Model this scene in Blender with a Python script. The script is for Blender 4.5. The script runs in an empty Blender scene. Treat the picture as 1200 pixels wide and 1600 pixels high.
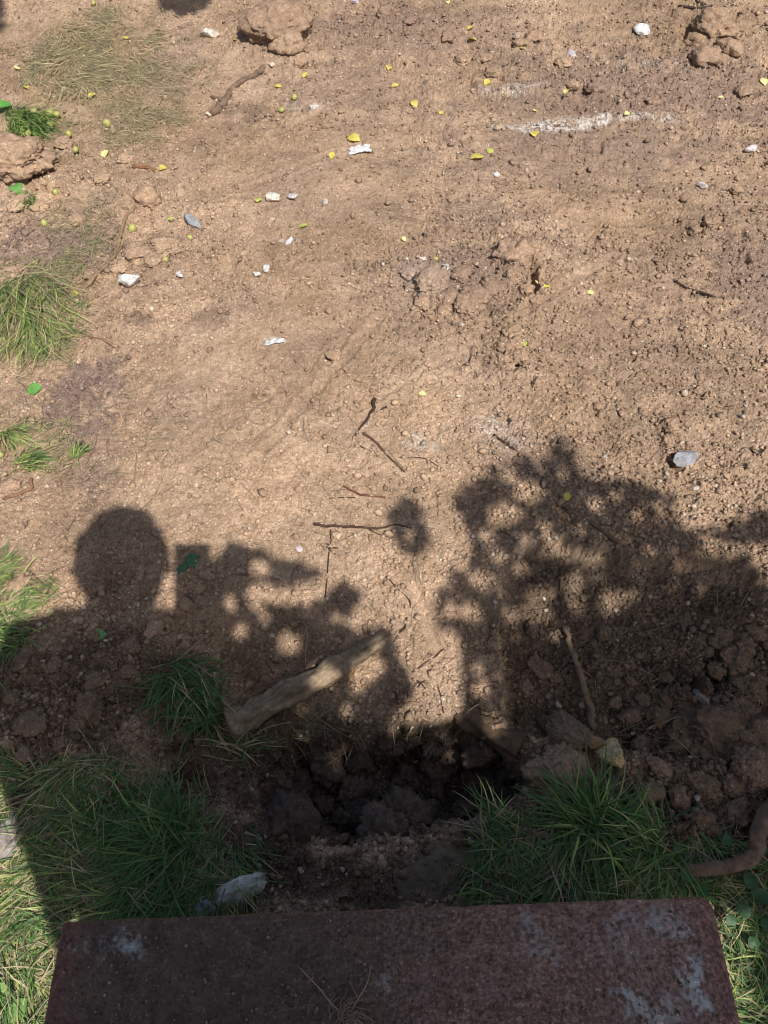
import bpy, bmesh, math, random
import numpy as np
from mathutils import Vector, Matrix
random.seed(11); rng = np.random.default_rng(5)
C = bpy.context.scene.collection

# ---------------------------------------------------------------- camera, sky, sun
F = 1178.0; CAM_H = 1.5; PITCH = math.radians(57)
cam = bpy.data.cameras.new('camera'); cam_o = bpy.data.objects.new('camera', cam); C.objects.link(cam_o)
cam_o.location = (0, 0, CAM_H); cam_o.rotation_euler = (math.radians(90) - PITCH, 0, 0)
cam.sensor_fit = 'VERTICAL'; cam.angle = 2*math.atan(800/F); cam.clip_start = 0.004; cam.clip_end = 500
bpy.context.scene.camera = cam_o
SUN = np.array([0.2579254, -0.4786401, 0.83927239])
world = bpy.data.worlds.new("World"); bpy.context.scene.world = world; world.use_nodes = True
wn = world.node_tree; bg = wn.nodes['Background']
sky = wn.nodes.new('ShaderNodeTexSky'); sky.sky_type = 'NISHITA'; sky.sun_disc = False
sky.sun_elevation = math.asin(SUN[2]); sky.sun_rotation = math.atan2(SUN[0], SUN[1]); sky.air_density = 1.0; sky.dust_density = 2.5; sky.ozone_density = 1.0
wn.links.new(sky.outputs[0], bg.inputs[0]); bg.inputs[1].default_value = 0.086
sl = bpy.data.lights.new('sun', 'SUN'); sl.energy = 4.9; sl.angle = math.radians(0.53); sl.color = (1, .965, .92)
so = bpy.data.objects.new('sun', sl); C.objects.link(so); so.location = (1, -2, 6)
so.rotation_euler = Vector(SUN).to_track_quat('Z', 'Y').to_euler()
vs = bpy.context.scene.view_settings; vs.view_transform = 'Standard'; vs.look = 'None'; vs.exposure = 0.16; vs.gamma = 1
bpy.context.scene.cycles.filter_width = 1.05

# ---------------------------------------------------------------- pixel <-> ground helpers (photo pixels, 1200x1600)
fv = np.array([0, math.cos(PITCH), -math.sin(PITCH)]); uv = np.array([0, math.sin(PITCH), math.cos(PITCH)])
def P(px, py, z=0.0):
    px = np.asarray(px, float); py = np.asarray(py, float); z = np.asarray(z, float)
    a = (px-600)/F; b = (800-py)/F
    dy = fv[1]+uv[1]*b; dz = fv[2]+uv[2]*b
    t = (z-CAM_H)/dz
    return a*t, dy*t
def toward_sun(p, t): return np.asarray(p, float)+SUN*t

# ---------------------------------------------------------------- noise
def hsh(ix, iy, seed):
    h = (ix.astype(np.int64)*374761393 + iy.astype(np.int64)*668265263 + seed*1442695041) & 0xffffffff
    h = ((h ^ (h >> 13))*1274126177) & 0xffffffff
    h = ((h ^ (h >> 16))*2246822519) & 0xffffffff
    return ((h ^ (h >> 15)) & 0xffffff)/float(0xffffff)
def noise(x, y, s=0):
    ix = np.floor(x); iy = np.floor(y); fx = x-ix; fy = y-iy; ix = ix.astype(np.int64); iy = iy.astype(np.int64)
    def g(a, b):
        t = hsh(ix+a, iy+b, s)*2*math.pi
        return np.cos(t)*(fx-a)+np.sin(t)*(fy-b)
    u = fx*fx*fx*(fx*(fx*6-15)+10); v = fy*fy*fy*(fy*(fy*6-15)+10)
    return ((g(0,0)*(1-u)+g(1,0)*u)*(1-v)+(g(0,1)*(1-u)+g(1,1)*u)*v)*1.5
def fbm(x, y, f, octv=4, s=0, gain=.5):
    r = 0; a = 1
    for o in range(octv):
        r = r+a*noise(x*f, y*f, s+o*17); f *= 2.03; a *= gain
    return r
def domes(x, y, cell, s, prob):
    gx = x/cell; gy = y/cell; ix = np.floor(gx).astype(np.int64); iy = np.floor(gy).astype(np.int64)
    out = np.zeros_like(gx)
    for a in (-1,0,1):
        for b in (-1,0,1):
            cx = ix+a; cy = iy+b
            ox = cx+.15+.7*hsh(cx, cy, s); oy = cy+.15+.7*hsh(cx, cy, s+1)
            q = hsh(cx, cy, s+2); r = .16+.42*q*q
            el = .7+.6*hsh(cx, cy, s+4)
            on = hsh(cx, cy, s+3) < prob
            d2 = ((gx-ox)*el)**2+((gy-oy)/el)**2
            h = np.sqrt(np.maximum(0, r*r-d2))*on
            out = np.maximum(out, h)
    return out*cell
def crackle(x, y, cell, s):                       # F2-F1 of a cell pattern: 0 on the borders
    gx = x/cell; gy = y/cell; ix = np.floor(gx).astype(np.int64); iy = np.floor(gy).astype(np.int64)
    f1 = np.full(gx.shape, 9.); f2 = np.full(gx.shape, 9.)
    for a in (-1,0,1):
        for b in (-1,0,1):
            cx = ix+a; cy = iy+b
            d = np.hypot(gx-(cx+hsh(cx, cy, s)), gy-(cy+hsh(cx, cy, s+1)))
            f2 = np.where(d < f1, f1, np.minimum(f2, d)); f1 = np.minimum(f1, d)
    return f2-f1
def smooth(a, b, x):
    t = np.clip((x-a)/(b-a), 0, 1); return t*t*(3-2*t)
def kern(x, y, pts, sigma, w0, v0):               # soft blend of control values
    num = np.full(x.shape, w0*v0); den = np.full(x.shape, w0)
    for (cx, cy, v) in pts:
        w = np.exp(-((x-cx)**2+(y-cy)**2)/(2*sigma*sigma)); num += w*v; den += w
    return num/den
def poly_sd(x, y, poly):                           # signed distance, negative inside
    n = len(poly); d = np.full(x.shape, 1e9); ins = np.zeros(x.shape, bool)
    for i in range(n):
        x0, y0 = poly[i]; x1, y1 = poly[(i+1) % n]; ex = x1-x0; ey = y1-y0
        t = np.clip(((x-x0)*ex+(y-y0)*ey)/(ex*ex+ey*ey+1e-12), 0, 1)
        d = np.minimum(d, np.hypot(x-x0-ex*t, y-y0-ey*t))
        c = ((y0 <= y) & (y1 > y)) | ((y1 <= y) & (y0 > y))
        with np.errstate(divide='ignore', invalid='ignore'): xi = x0+(y-y0)/(y1-y0+1e-15)*ex
        ins ^= c & (x < xi)
    return np.where(ins, -d, d)

# ---------------------------------------------------------------- relief of the ground
RELIEF = [(640,900,-.02),(640,980,-.06),(620,1060,-.11),(660,1110,-.14),(420,880,0),(480,960,-.035),(440,1030,-.06),
 (560,1070,-.13),(480,1110,-.15),(420,1170,-.2),(330,1130,-.10),(335,1190,-.13),(340,1240,-.12),(100,1050,.035),(40,1110,.04),
 (190,1100,.025),(250,1170,.0),(100,960,.01),(850,950,-.04),(950,1000,-.05),(1050,1000,-.035),(1160,1000,-.01),(880,1100,-.1),
 (1000,1100,-.07),(1100,1100,-.035),(1180,1120,-.01),(800,1080,-.14),(800,1180,-.2),(900,1200,-.12),(1000,1200,-.06),(1100,1220,-.03),
 (540,1380,-.03),(700,1370,-.03),(440,1350,-.05),(250,1320,0),(80,1320,.0),(900,1320,-.02),(1060,1340,0),(740,1000,-.06),(700,900,-.01),
 (435,45,.03),(100,120,.03),(700,440,.015),(800,400,.03),(1000,130,.025),(620,60,.02),(900,260,-.01),(300,250,0),(180,230,.02),(850,800,.015),(950,810,.02),(1050,830,.015)]
RELIEF = [(float(P(a,b,c)[0]), float(P(a,b,c)[1]), c) for a,b,c in RELIEF]
HOLE = [(float(P(a,b,c)[0]), float(P(a,b,c)[1])) for a,b,c in [(430,1190,-.2),(470,1160,-.18),(520,1165,-.17),(600,1150,-.16),(650,1138,-.15),(720,1130,-.15),(790,1165,-.17),
        (835,1210,-.17),(815,1262,-.08),(740,1290,-.04),(640,1305,-.04),(540,1318,-.05),(470,1312,-.06),(430,1290,-.08),(415,1230,-.12)]]
SCARP = [(float(P(a,b)[0]), float(P(a,b)[1])) for a,b in [(790,870),(820,842),(870,838),(930,856),(1000,868),(1080,872),(1150,880),(1190,905),(1260,930),
        (1300,1100),(1250,1200),(1050,1180),(900,1150),(800,1100),(770,960)]]
ROUGH = [(300,650,.12),(500,300,.2),(450,600,.12),(620,500,.35),(700,440,1.),(740,470,1.),(800,400,1.1),(800,540,1.1),(1000,300,.35),(950,500,.4),(1100,350,.8),
 (1050,600,.7),(950,650,.7),(850,680,.8),(700,650,.4),(600,800,.3),(640,950,.4),(640,1080,.35),(450,750,.25),(150,700,.35),(130,610,.6),(100,850,.3),(1150,480,.8),(1150,700,.8),
 (980,130,1.4),(1100,60,1.5),(1160,180,.9),(850,60,1.1),(600,40,1.25),(450,40,1.),(700,130,.8),(300,130,.5),(100,100,.6),(60,330,1.),(200,340,.8),(250,400,.9),(100,470,.8),(850,220,.5),
 (100,1050,1.1),(60,1150,1.2),(200,1100,1.),(1100,1100,1.3),(1150,1200,1.4),(1000,1000,1.),(900,950,.9),(900,1080,.9),(850,1200,1.3),(600,1240,1.8),(450,1250,1.6),(720,1240,1.8),
 (540,1370,.18),(700,1360,.15),(450,1350,.3),(620,1385,.15),(480,1000,.8),(420,920,.4),(850,830,.9),(1100,870,1.1),(1050,800,.9),(300,1050,.8)]
ROUGH = [(float(P(a,b)[0]), float(P(a,b)[1]), c) for a,b,c in ROUGH]
SCRAPE = [(590,500,400,722,.02),(700,560,560,640,.012),(560,150,420,215,.02),(880,345,1010,340,.045),(700,330,860,300,.02),(380,300,520,240,.02),(820,490,960,400,.02),(640,880,690,1000,.015)]
SCRAPE = [(float(P(a,b)[0]), float(P(a,b)[1]), float(P(c,d)[0]), float(P(c,d)[1]), w) for a,b,c,d,w in SCRAPE]
def rough(x, y):
    r = kern(x, y, ROUGH, .11, .02, .6)
    for x0, y0, x1, y1, hw in SCRAPE:
        ex, ey = x1-x0, y1-y0; t = np.clip(((x-x0)*ex+(y-y0)*ey)/(ex*ex+ey*ey), 0, 1); r = r*(1-.8*smooth(hw*1.3, hw*.6, np.hypot(x-x0-ex*t, y-y0-ey*t)))
    return r
def base_z(x, y):
    x = np.asarray(x, float); y = np.asarray(y, float)
    wx = x+.02*noise(x*9, y*9, 71); wy = y+.02*noise(x*9, y*9, 72)
    z = kern(wx, wy, RELIEF, .085, .12, 0.0)
    z = z+.018*noise(x*1.3, y*1.3, 3)+.010*noise(x*3.1, y*3.1, 4)
    wx = x+.018*noise(x*22, y*22, 73)+.008*noise(x*60, y*60, 75); wy = y+.018*noise(x*22, y*22, 74)+.008*noise(x*60, y*60, 76)
    sd = poly_sd(wx, wy, HOLE)
    z = z-.17*smooth(.012, -.05, sd)
    sc = poly_sd(wx, wy, SCARP)
    near = smooth(.55, .25, -sc)
    z = z-.035*smooth(.006, -.03, sc)*near+.012*smooth(.05, .0, np.abs(sc))
    far = smooth(3.0, 9.0, np.hypot(x, y)); z = z*(1-far)+far*(.25*noise(x*.2, y*.2, 9))
    return z
PITS = [(787,398,9,22,.035),(832,442,7,26,.035),(1078,58,16,14,.035),(1112,102,12,8,.025),(745,489,30,6,.022),(688,489,20,7,.022),(800,570,15,8,.035),(1098,461,46,4,.022),
 (1040,668,6,12,.022),(514,562,7,14,.012),(470,84,36,5,.02),(34,290,48,7,.03),(987,100,12,5,.02),(905,146,26,6,.016),(1160,360,11,8,.02),(1093,354,9,7,.02),(580,33,20,5,.015),(640,42,16,4,.012),
 (476,102,14,8,.02),(398,52,12,10,.015),(1098,616,6,5,.02),(530,64,12,5,.012),(720,66,22,5,.014),(790,100,16,5,.015),(1185,120,18,6,.02),(1150,30,20,5,.012),(60,140,14,6,.015),(150,145,10,5,.012),
 (668,62,10,5,.012),(735,130,7,9,.015),(842,190,8,4,.012),(935,232,7,6,.012),(1096,256,7,5,.012),(880,355,10,4,.014),(945,352,6,4,.01),(1055,725,9,12,.02),(1165,395,7,16,.018),(1120,345,18,4,.014),
 (985,560,6,5,.012),(960,598,5,6,.01),(872,708,20,3,.01),(930,645,8,5,.012),(215,168,8,4,.01),(150,620,12,16,.015),(45,1030,10,20,.03),(70,1010,14,6,.02),(150,1100,30,6,.02),(1130,1030,14,30,.03),(1100,1060,8,18,.03),
 (1150,1180,8,40,.03),(1000,1140,26,8,.02),(1085,1260,10,16,.03),(980,1240,16,8,.02),(840,1030,18,6,.015),(930,1020,22,5,.012),(1040,1010,24,5,.012)]
PITS = [(float(P(a,b)[0]), float(P(a,b)[1]), abs(float(P(a+c,b)[0]-P(a,b)[0])), abs(float(P(a,b-d)[1]-P(a,b)[1])), e) for a,b,c,d,e in PITS]
def full_z(x, y, R=None):
    if R is None: R = rough(x, y)
    z = base_z(x, y)
    nz = noise(x*14, y*14, 31)
    R = np.clip(R*(1+.8*nz+.5*noise(x*38, y*38, 34)), .05, 2.2)
    z = z+(.0022+.0065*R)*fbm(x, y, 16, 3, 21)
    wx = x+.004*noise(x*90, y*90, 41); wy = y+.004*noise(x*90, y*90, 42)
    wx = wx+.0045*noise(x*130, y*130, 43)+.002*noise(x*300, y*300, 48); wy = wy+.0045*noise(x*130, y*130, 44)+.002*noise(x*300, y*300, 49)
    z = z+.45*domes(wx, wy, .075, 51, np.clip(R-.75, 0, .45))
    z = z+.55*domes(wx, wy, .034, 61, np.clip(R*.30-.12, .0, .5))
    z = z+.65*domes(wx, wy, .015, 81, np.clip(-.02+R*.30, 0, .7))
    z = z+.7*domes(x+.0015*noise(x*300, y*300, 45), y+.0015*noise(x*300, y*300, 47), .0075, 91, np.clip(.06+R*.36, 0, .85))
    z = z+(.0010+.0021*R)*(fbm(x, y, 120, 3, 25, .7)-.5*np.abs(noise(x*170, y*170, 29)))
    z = z+(.0008+.0007*R)*noise(x*250, y*250, 30)
    z = z-.0075*smooth(.38, .8, noise(x*55+4*noise(x*20, y*20, 46), y*75, 27)+.22*(R-.8))
    z = z-.004*smooth(.35, .75, noise(x*130, y*150, 28)+.2*(R-.7))
    ck = crackle(x+.02*noise(x*12, y*12, 11), y+.02*noise(x*12, y*12, 12), .07, 101)
    z = z-.006*smooth(.07, .0, ck)*smooth(.1, .45, noise(x*4+9, y*4, 13)+.25*R)
    px_ = x+.010*noise(x*45, y*45, 131)+.004*noise(x*140, y*140, 133); py_ = y+.010*noise(x*45, y*45, 132)+.004*noise(x*140, y*140, 134)
    for cx, cy, ax, ay, dp in PITS:
        d = np.sqrt(((px_-cx)/ax)**2+((py_-cy)/ay)**2); z = z-dp*smooth(1.3, .5, d)+.35*dp*np.exp(-((d-1.7)/.5)**2)
    for x0, y0, x1, y1, hw in SCRAPE:
        ex, ey = x1-x0, y1-y0; t = np.clip(((x-x0)*ex+(y-y0)*ey)/(ex*ex+ey*ey), 0, 1); d = np.hypot(x-x0-ex*t, y-y0-ey*t)+.008*noise(x*30, y*30, 141)
        z = z-.004*smooth(hw, hw*.4, d)+.003*np.exp(-((d-hw*1.15)/.006)**2)
    # wheel ruts and scrape marks of the dug yard
    rut = smooth(1.5, 2.1, y)*smooth(-.4, .5, x+.1*noise(y*2, x, 5))
    z = z+rut*.006*noise(x*1.2+.3*y, y*13, 15)+.004*rut*noise(x*3, y*34, 16)
    scr = smooth(2.0, 1.2, y)*smooth(-.05, -.3, x)*smooth(.8, 1.1, y)
    z = z+scr*.003*noise((x+y)*3, (x-y)*26, 17)
    for (cx, cy, r) in ((float(P(480,715)[0])+.12, float(P(560,715)[1]), .034),(float(P(407,657)[0]), float(P(407,657)[1]), .026),(float(P(405,657)[0])+.17, float(P(407,590)[1]), .03)):
        d = np.hypot(x-cx, y-cy); z = z+.003*np.exp(-((d-r)/.004)**2)-.003*(d < r)
    return z
def ground(px, py):                               # photo pixel -> point on the relief
    px = np.asarray(px, float); py = np.asarray(py, float); z = np.zeros(np.broadcast(px, py).shape)
    for _ in range(7):
        x, y = P(px, py, z); z = .5*z+.5*base_z(x, y) if _ < 5 else base_z(x, y)
    x, y = P(px, py, z)
    return x, y, z
def G(px, py):
    x, y, z = ground(np.array([px], float), np.array([py], float)); return np.array([x[0], y[0], z[0]])

# ---------------------------------------------------------------- mesh helpers
def mesh_np(name, V, Fc, mat=None, parent=None, cols=None, smoothf=False):
    me = bpy.data.meshes.new(name); V = np.asarray(V, np.float32)
    groups = Fc if isinstance(Fc, list) else [Fc]
    tot = sum(g.size for g in groups); nf = sum(len(g) for g in groups)
    me.vertices.add(len(V)); me.vertices.foreach_set('co', V.ravel())
    me.loops.add(tot); me.loops.foreach_set('vertex_index', np.concatenate([g.ravel() for g in groups]).astype(np.int32))
    me.polygons.add(nf)
    st = []; k = 0
    for g in groups:
        st.append(k+np.arange(len(g))*g.shape[1]); k += g.size
    me.polygons.foreach_set('loop_start', np.concatenate(st).astype(np.int32))
    me.update(calc_edges=True)
    if smoothf: me.polygons.foreach_set('use_smooth', np.ones(nf, bool))
    if cols is not None:
        ca = me.color_attributes.new('Col', 'FLOAT_COLOR', 'POINT')
        c4 = np.ones((len(V), 4), np.float32); c4[:, :3] = cols; ca.data.foreach_set('color', c4.ravel())
    o = bpy.data.objects.new(name, me); C.objects.link(o)
    if mat: me.materials.append(mat)
    if parent: o.parent = parent
    return o
def tag(o, label=None, cat=None, group=None, kind=None):
    if label: o['label'] = label
    if cat: o['category'] = cat
    if group: o['group'] = group
    if kind: o['kind'] = kind
    return o
def empty(name, loc=(0,0,0), rz=0):
    o = bpy.data.objects.new(name, None); C.objects.link(o); o.location = loc; o.rotation_euler = (0,0,rz); o.empty_display_size = .02; return o
def lin(c):
    c = np.asarray(c, float)/255; return np.where(c < .04045, c/12.92, ((c+.055)/1.055)**2.4)

# ---------------------------------------------------------------- materials
def mat(name, col=None, rough_=.9, attr=False, var=.25, vscale=40, bump=0, bscale=200, spec=.3, speck=None, sub=0, detail=6):
    m = bpy.data.materials.new(name); m.use_nodes = True; nt = m.node_tree; N = nt.nodes; L = nt.links
    b = N['Principled BSDF']; b.inputs['Roughness'].default_value = rough_
    b.inputs['Specular IOR Level'].default_value = spec
    tc = N.new('ShaderNodeTexCoord')
    if attr:
        at = N.new('ShaderNodeAttribute'); at.attribute_name = 'Col'; src = at.outputs['Color']
    else:
        r = N.new('ShaderNodeRGB'); r.outputs[0].default_value = (*col, 1); src = r.outputs[0]
    if var:
        n = N.new('ShaderNodeTexNoise'); n.inputs['Scale'].default_value = vscale; n.inputs['Detail'].default_value = detail; n.inputs['Roughness'].default_value = .7
        L.new(tc.outputs['Object'], n.inputs['Vector'])
        mr = N.new('ShaderNodeMapRange'); mr.inputs[1].default_value = .3; mr.inputs[2].default_value = .7
        mr.inputs[3].default_value = 1-var; mr.inputs[4].default_value = 1+var; L.new(n.outputs[0], mr.inputs[0])
        mx = N.new('ShaderNodeVectorMath'); mx.operation = 'SCALE'; L.new(src, mx.inputs[0]); L.new(mr.outputs[0], mx.inputs['Scale']); src = mx.outputs[0]
    if speck:
        for (sc, th, c, thn) in speck:
            v = N.new('ShaderNodeTexVoronoi'); v.inputs['Scale'].default_value = sc; L.new(tc.outputs['Object'], v.inputs['Vector'])
            sp = N.new('ShaderNodeSeparateColor'); L.new(v.outputs['Color'], sp.inputs[0])
            g1 = N.new('ShaderNodeMath'); g1.operation = 'LESS_THAN'; L.new(sp.outputs[0], g1.inputs[0]); g1.inputs[1].default_value = thn
            g2 = N.new('ShaderNodeMath'); g2.operation = 'LESS_THAN'; L.new(v.outputs['Distance'], g2.inputs[0]); g2.inputs[1].default_value = th
            g3 = N.new('ShaderNodeMath'); g3.operation = 'MULTIPLY'; L.new(g1.outputs[0], g3.inputs[0]); L.new(g2.outputs[0], g3.inputs[1])
            g4 = N.new('ShaderNodeMath'); g4.operation = 'MULTIPLY'; L.new(g3.outputs[0], g4.inputs[0]); L.new(sp.outputs[1], g4.inputs[1])
            mm = N.new('ShaderNodeMix'); mm.data_type = 'RGBA'; L.new(g4.outputs[0], mm.inputs[0]); L.new(src, mm.inputs[6]); 
            bs = N.new('ShaderNodeVectorMath'); bs.operation = 'MULTIPLY'; L.new(src, bs.inputs[0]); bs.inputs[1].default_value = c; L.new(bs.outputs[0], mm.inputs[7]); src = mm.outputs[2]
    L.new(src, b.inputs['Base Color'])
    if bump:
        n2 = N.new('ShaderNodeTexNoise'); n2.inputs['Scale'].default_value = bscale; n2.inputs['Detail'].default_value = 5; n2.inputs['Roughness'].default_value = .65
        L.new(tc.outputs['Object'], n2.inputs['Vector'])
        bp = N.new('ShaderNodeBump'); bp.inputs['Strength'].default_value = 1; bp.inputs['Distance'].default_value = bump
        L.new(n2.outputs[0], bp.inputs['Height']); L.new(bp.outputs[0], b.inputs['Normal'])
    if sub:
        tr = N.new('ShaderNodeBsdfTranslucent'); L.new(src, tr.inputs[0]); mxs = N.new('ShaderNodeMixShader'); mxs.inputs[0].default_value = sub
        L.new(b.outputs[0], mxs.inputs[1]); L.new(tr.outputs[0], mxs.inputs[2]); L.new(mxs.outputs[0], N['Material Output'].inputs[0])
    return m
SPK = [(330, .40, (1.9,2.1,2.35), .30), (170, .26, (2.1,2.5,3.0), .14), (380, .45, (.28,.26,.25), .26)]
M_soil = mat('soil', attr=True, var=.22, vscale=95, bump=.0042, bscale=420, spec=.1, speck=SPK, rough_=1)
M_clod = mat('clod_soil', attr=True, var=.25, vscale=70, bump=.0030, bscale=380, spec=.1, speck=SPK, rough_=1)
M_conc = mat('painted_concrete', attr=True, var=.2, vscale=150, bump=.0009, bscale=520, spec=.35, rough_=.62, speck=[(310,.5,(1.9,1.8,1.8),.2),(230,.5,(.45,.45,.45),.3)])
M_grass = mat('grass_blade', attr=True, var=.15, vscale=60, rough_=.55, spec=.4, sub=.35)
M_straw = mat('dry_straw', attr=True, var=.2, vscale=60, rough_=.7, sub=.15)
M_leaf = mat('leaf', attr=True, var=.22, vscale=150, rough_=.5, sub=.15, bump=.0006, bscale=250)
M_bark = mat('bark', attr=True, var=.35, vscale=90, bump=.0014, bscale=160, rough_=.9)
M_stone = mat('stone', attr=True, var=.28, vscale=60, bump=.0022, bscale=150, rough_=.8, speck=[(200,.3,(1.2,1.2,1.2),.1),(160,.4,(.45,.42,.4),.2)])
M_fruit = mat('fruit_skin', col=lin((162,160,92)), var=.2, vscale=3, rough_=.4, spec=.4, sub=.04)
M_skin = mat('skin', col=(.48,.29,.21), var=.1, rough_=.5)
M_hair = mat('hair', col=(.03,.02,.015), var=.4, vscale=200, rough_=.5)
M_shirt = mat('shirt_cloth', col=(.10,.13,.2), var=.15, vscale=300, bump=.0005, bscale=900)
M_trouser = mat('trouser_cloth', col=(.05,.055,.07), var=.15, vscale=300, bump=.0005, bscale=900)
M_phone = mat('phone_case', col=(.02,.02,.022), var=.0, rough_=.3, spec=.5)
M_glass = mat('lens_glass', col=(.01,.01,.015), var=.0, rough_=.05, spec=.6)
M_shoe = mat('shoe_leather', col=(.06,.05,.045), var=.2, rough_=.6)

# ---------------------------------------------------------------- soil colours (what the earth itself is)
c_dry = lin((153,128,104)); c_lite = lin((179,152,127)); c_purp = lin((135,114,102)); c_moist = lin((106,88,72)); c_dark = lin((88,76,66)); c_white = lin((206,198,188)); c_thatch = lin((135,118,88))
TONE = [(600,60,.70),(200,60,.82),(1050,60,.72),(600,200,.76),(950,180,.70),(300,220,.88),(600,350,.80),(900,330,.86),(1100,350,.76),(300,420,.9),(700,450,.74),(480,480,.86),(900,520,.88),(1120,560,.80),(180,560,.88),
 (350,620,.97),(620,600,.93),(850,680,.86),(1050,700,.9),(150,760,1.03),(400,760,1.12),(600,760,1.06),(640,950,1.1),(640,1060,1.08),(500,880,1.1),(60,880,1.05),(950,820,1.0)]
TONE = [(float(P(a,b)[0]), float(P(a,b)[1]), c) for a,b,c in TONE]
PATCH = [  # px, py, rx, ry, colour, strength
 (130,610,62,58,c_purp,1.),(95,385,95,45,c_purp,.9),(250,100,75,60,c_purp,.5),(710,430,110,60,c_purp,.6),(1020,140,260,60,c_purp,.65),(620,45,220,45,c_purp,.5),
 (900,235,240,40,c_purp,.5),(1170,420,70,110,c_purp,.6),(1000,560,120,80,c_purp,.25),(560,140,150,40,c_purp,.3),(150,720,40,60,c_purp,.5),(1060,470,60,40,c_purp,.3),(760,330,120,30,c_purp,.35),(850,720,80,40,c_purp,.35),
 (400,175,60,16,c_dark,.35),(335,505,40,24,c_moist,.35),(215,505,26,14,c_dark,.5),
 (880,196,85,11,c_white,1.),(985,190,70,7,c_white,.7),(800,140,60,10,c_white,.5),(665,692,24,20,c_white,.75),(762,660,30,14,c_white,.8),(800,680,50,24,c_white,.3),(660,430,50,28,c_white,.2),(428,535,22,5,c_white,1.),
 (840,860,60,30,c_white,.22),(900,880,60,20,c_white,.3),(450,380,16,4,c_white,.8),(1010,105,60,12,c_white,.4),(480,170,40,10,c_white,.3),(1090,905,40,20,c_white,.2),
 (110,180,80,60,c_thatch,.5),(150,80,120,60,c_thatch,.6),(220,190,60,50,c_thatch,.5),(60,480,70,70,c_thatch,.4)]
def soil_col(x, y, z):
    n1 = noise(x*2.2, y*2.2, 201); n2 = fbm(x, y, 11, 4, 203, .6); n3 = noise(x*60, y*60, 207); n4 = noise(x*210, y*210, 209)
    t = np.clip(.5+.5*n1+.45*n2, 0, 1)[..., None]
    c = c_dry*(1-t)+c_lite*t
    tone = kern(x+.05*noise(x*5, y*5, 216), y+.05*noise(x*5, y*5, 217), TONE, .16, .01, .85); tone = 1.06*(.35*.93+.65*tone); tone = tone*(1+.12*smooth(-.1, .8, noise(x*3.3, y*6, 218))-.10*smooth(.0, .8, noise(x*7, y*9, 219))); c = c*tone[..., None]
    gx = 1+.10*noise(x*5, y*5, 215)
    c = c*np.stack([gx, gx**.8, gx**.5], -1)
    b = (x*0)[..., None]
    for px, py, rx, ry, col, s in PATCH:
        cx, cy = P(px, py); ax = abs(float(P(px+rx, py)[0])-float(cx)); ay = abs(float(P(px, py-ry)[1])-float(cy))
        d = np.sqrt(((x-cx)/ax)**2+((y-cy)/ay)**2)
        w = s*smooth(1.25, .45, d+.55*n2+.25*n3)
        if col is c_white: w = .82*w*smooth(-.45, .4, n4+.7*n3+.5*noise(x*22, y*22, 221))
        c = c*(1-w[..., None])+col*w[..., None]
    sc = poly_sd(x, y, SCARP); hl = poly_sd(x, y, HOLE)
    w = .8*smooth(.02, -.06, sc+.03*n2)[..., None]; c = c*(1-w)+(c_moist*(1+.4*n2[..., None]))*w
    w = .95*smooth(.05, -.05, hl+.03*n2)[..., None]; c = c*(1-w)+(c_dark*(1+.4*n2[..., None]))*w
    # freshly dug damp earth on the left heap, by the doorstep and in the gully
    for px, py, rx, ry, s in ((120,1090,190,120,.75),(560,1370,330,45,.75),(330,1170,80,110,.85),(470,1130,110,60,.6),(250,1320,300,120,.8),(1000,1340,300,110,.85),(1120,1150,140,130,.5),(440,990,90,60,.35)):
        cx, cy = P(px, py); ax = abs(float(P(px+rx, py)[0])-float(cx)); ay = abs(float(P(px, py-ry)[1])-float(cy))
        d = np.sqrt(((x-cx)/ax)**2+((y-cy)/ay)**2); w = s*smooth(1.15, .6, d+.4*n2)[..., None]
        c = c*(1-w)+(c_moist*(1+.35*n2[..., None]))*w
    c = c*(1+.16*n3+.16*n4)[..., None]
    return np.clip(c, .01, .9)

# ---------------------------------------------------------------- the ground: one sheet
STEP = 1.2
rows_px = np.arange(1650, -70, -STEP); yr = P(600, rows_px)[1]
dyn = yr[1]-yr[0]; back = yr[0]-np.cumsum(.004*1.13**np.arange(75)); dyf = yr[-1]-yr[-2]; front = yr[-1]+np.cumsum(dyf*1.06**np.arange(110))
ys = np.concatenate([back[::-1], yr, front])
core = np.linspace(-1.1, 1.1, int(1320/STEP)); du = core[1]-core[0]; ext = 1.1+np.cumsum(du*1.09**np.arange(75))
us = np.concatenate([-ext[::-1], core, ext])
wd = np.interp(ys, [-1, -.1, 3.9, 60], [.60, .60, 1.76, 3.0])
X = us[None, :]*wd[:, None]; Y = np.repeat(ys[:, None], len(us), 1)
Xf, Yf = X.ravel(), Y.ravel(); Zf = full_z(Xf, Yf)
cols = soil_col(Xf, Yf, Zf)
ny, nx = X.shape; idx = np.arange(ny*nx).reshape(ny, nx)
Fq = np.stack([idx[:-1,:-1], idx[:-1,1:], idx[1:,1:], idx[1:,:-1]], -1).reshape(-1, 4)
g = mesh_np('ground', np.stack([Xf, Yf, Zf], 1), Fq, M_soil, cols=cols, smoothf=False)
tag(g, kind='structure')
print('ground verts', len(Xf))

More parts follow.
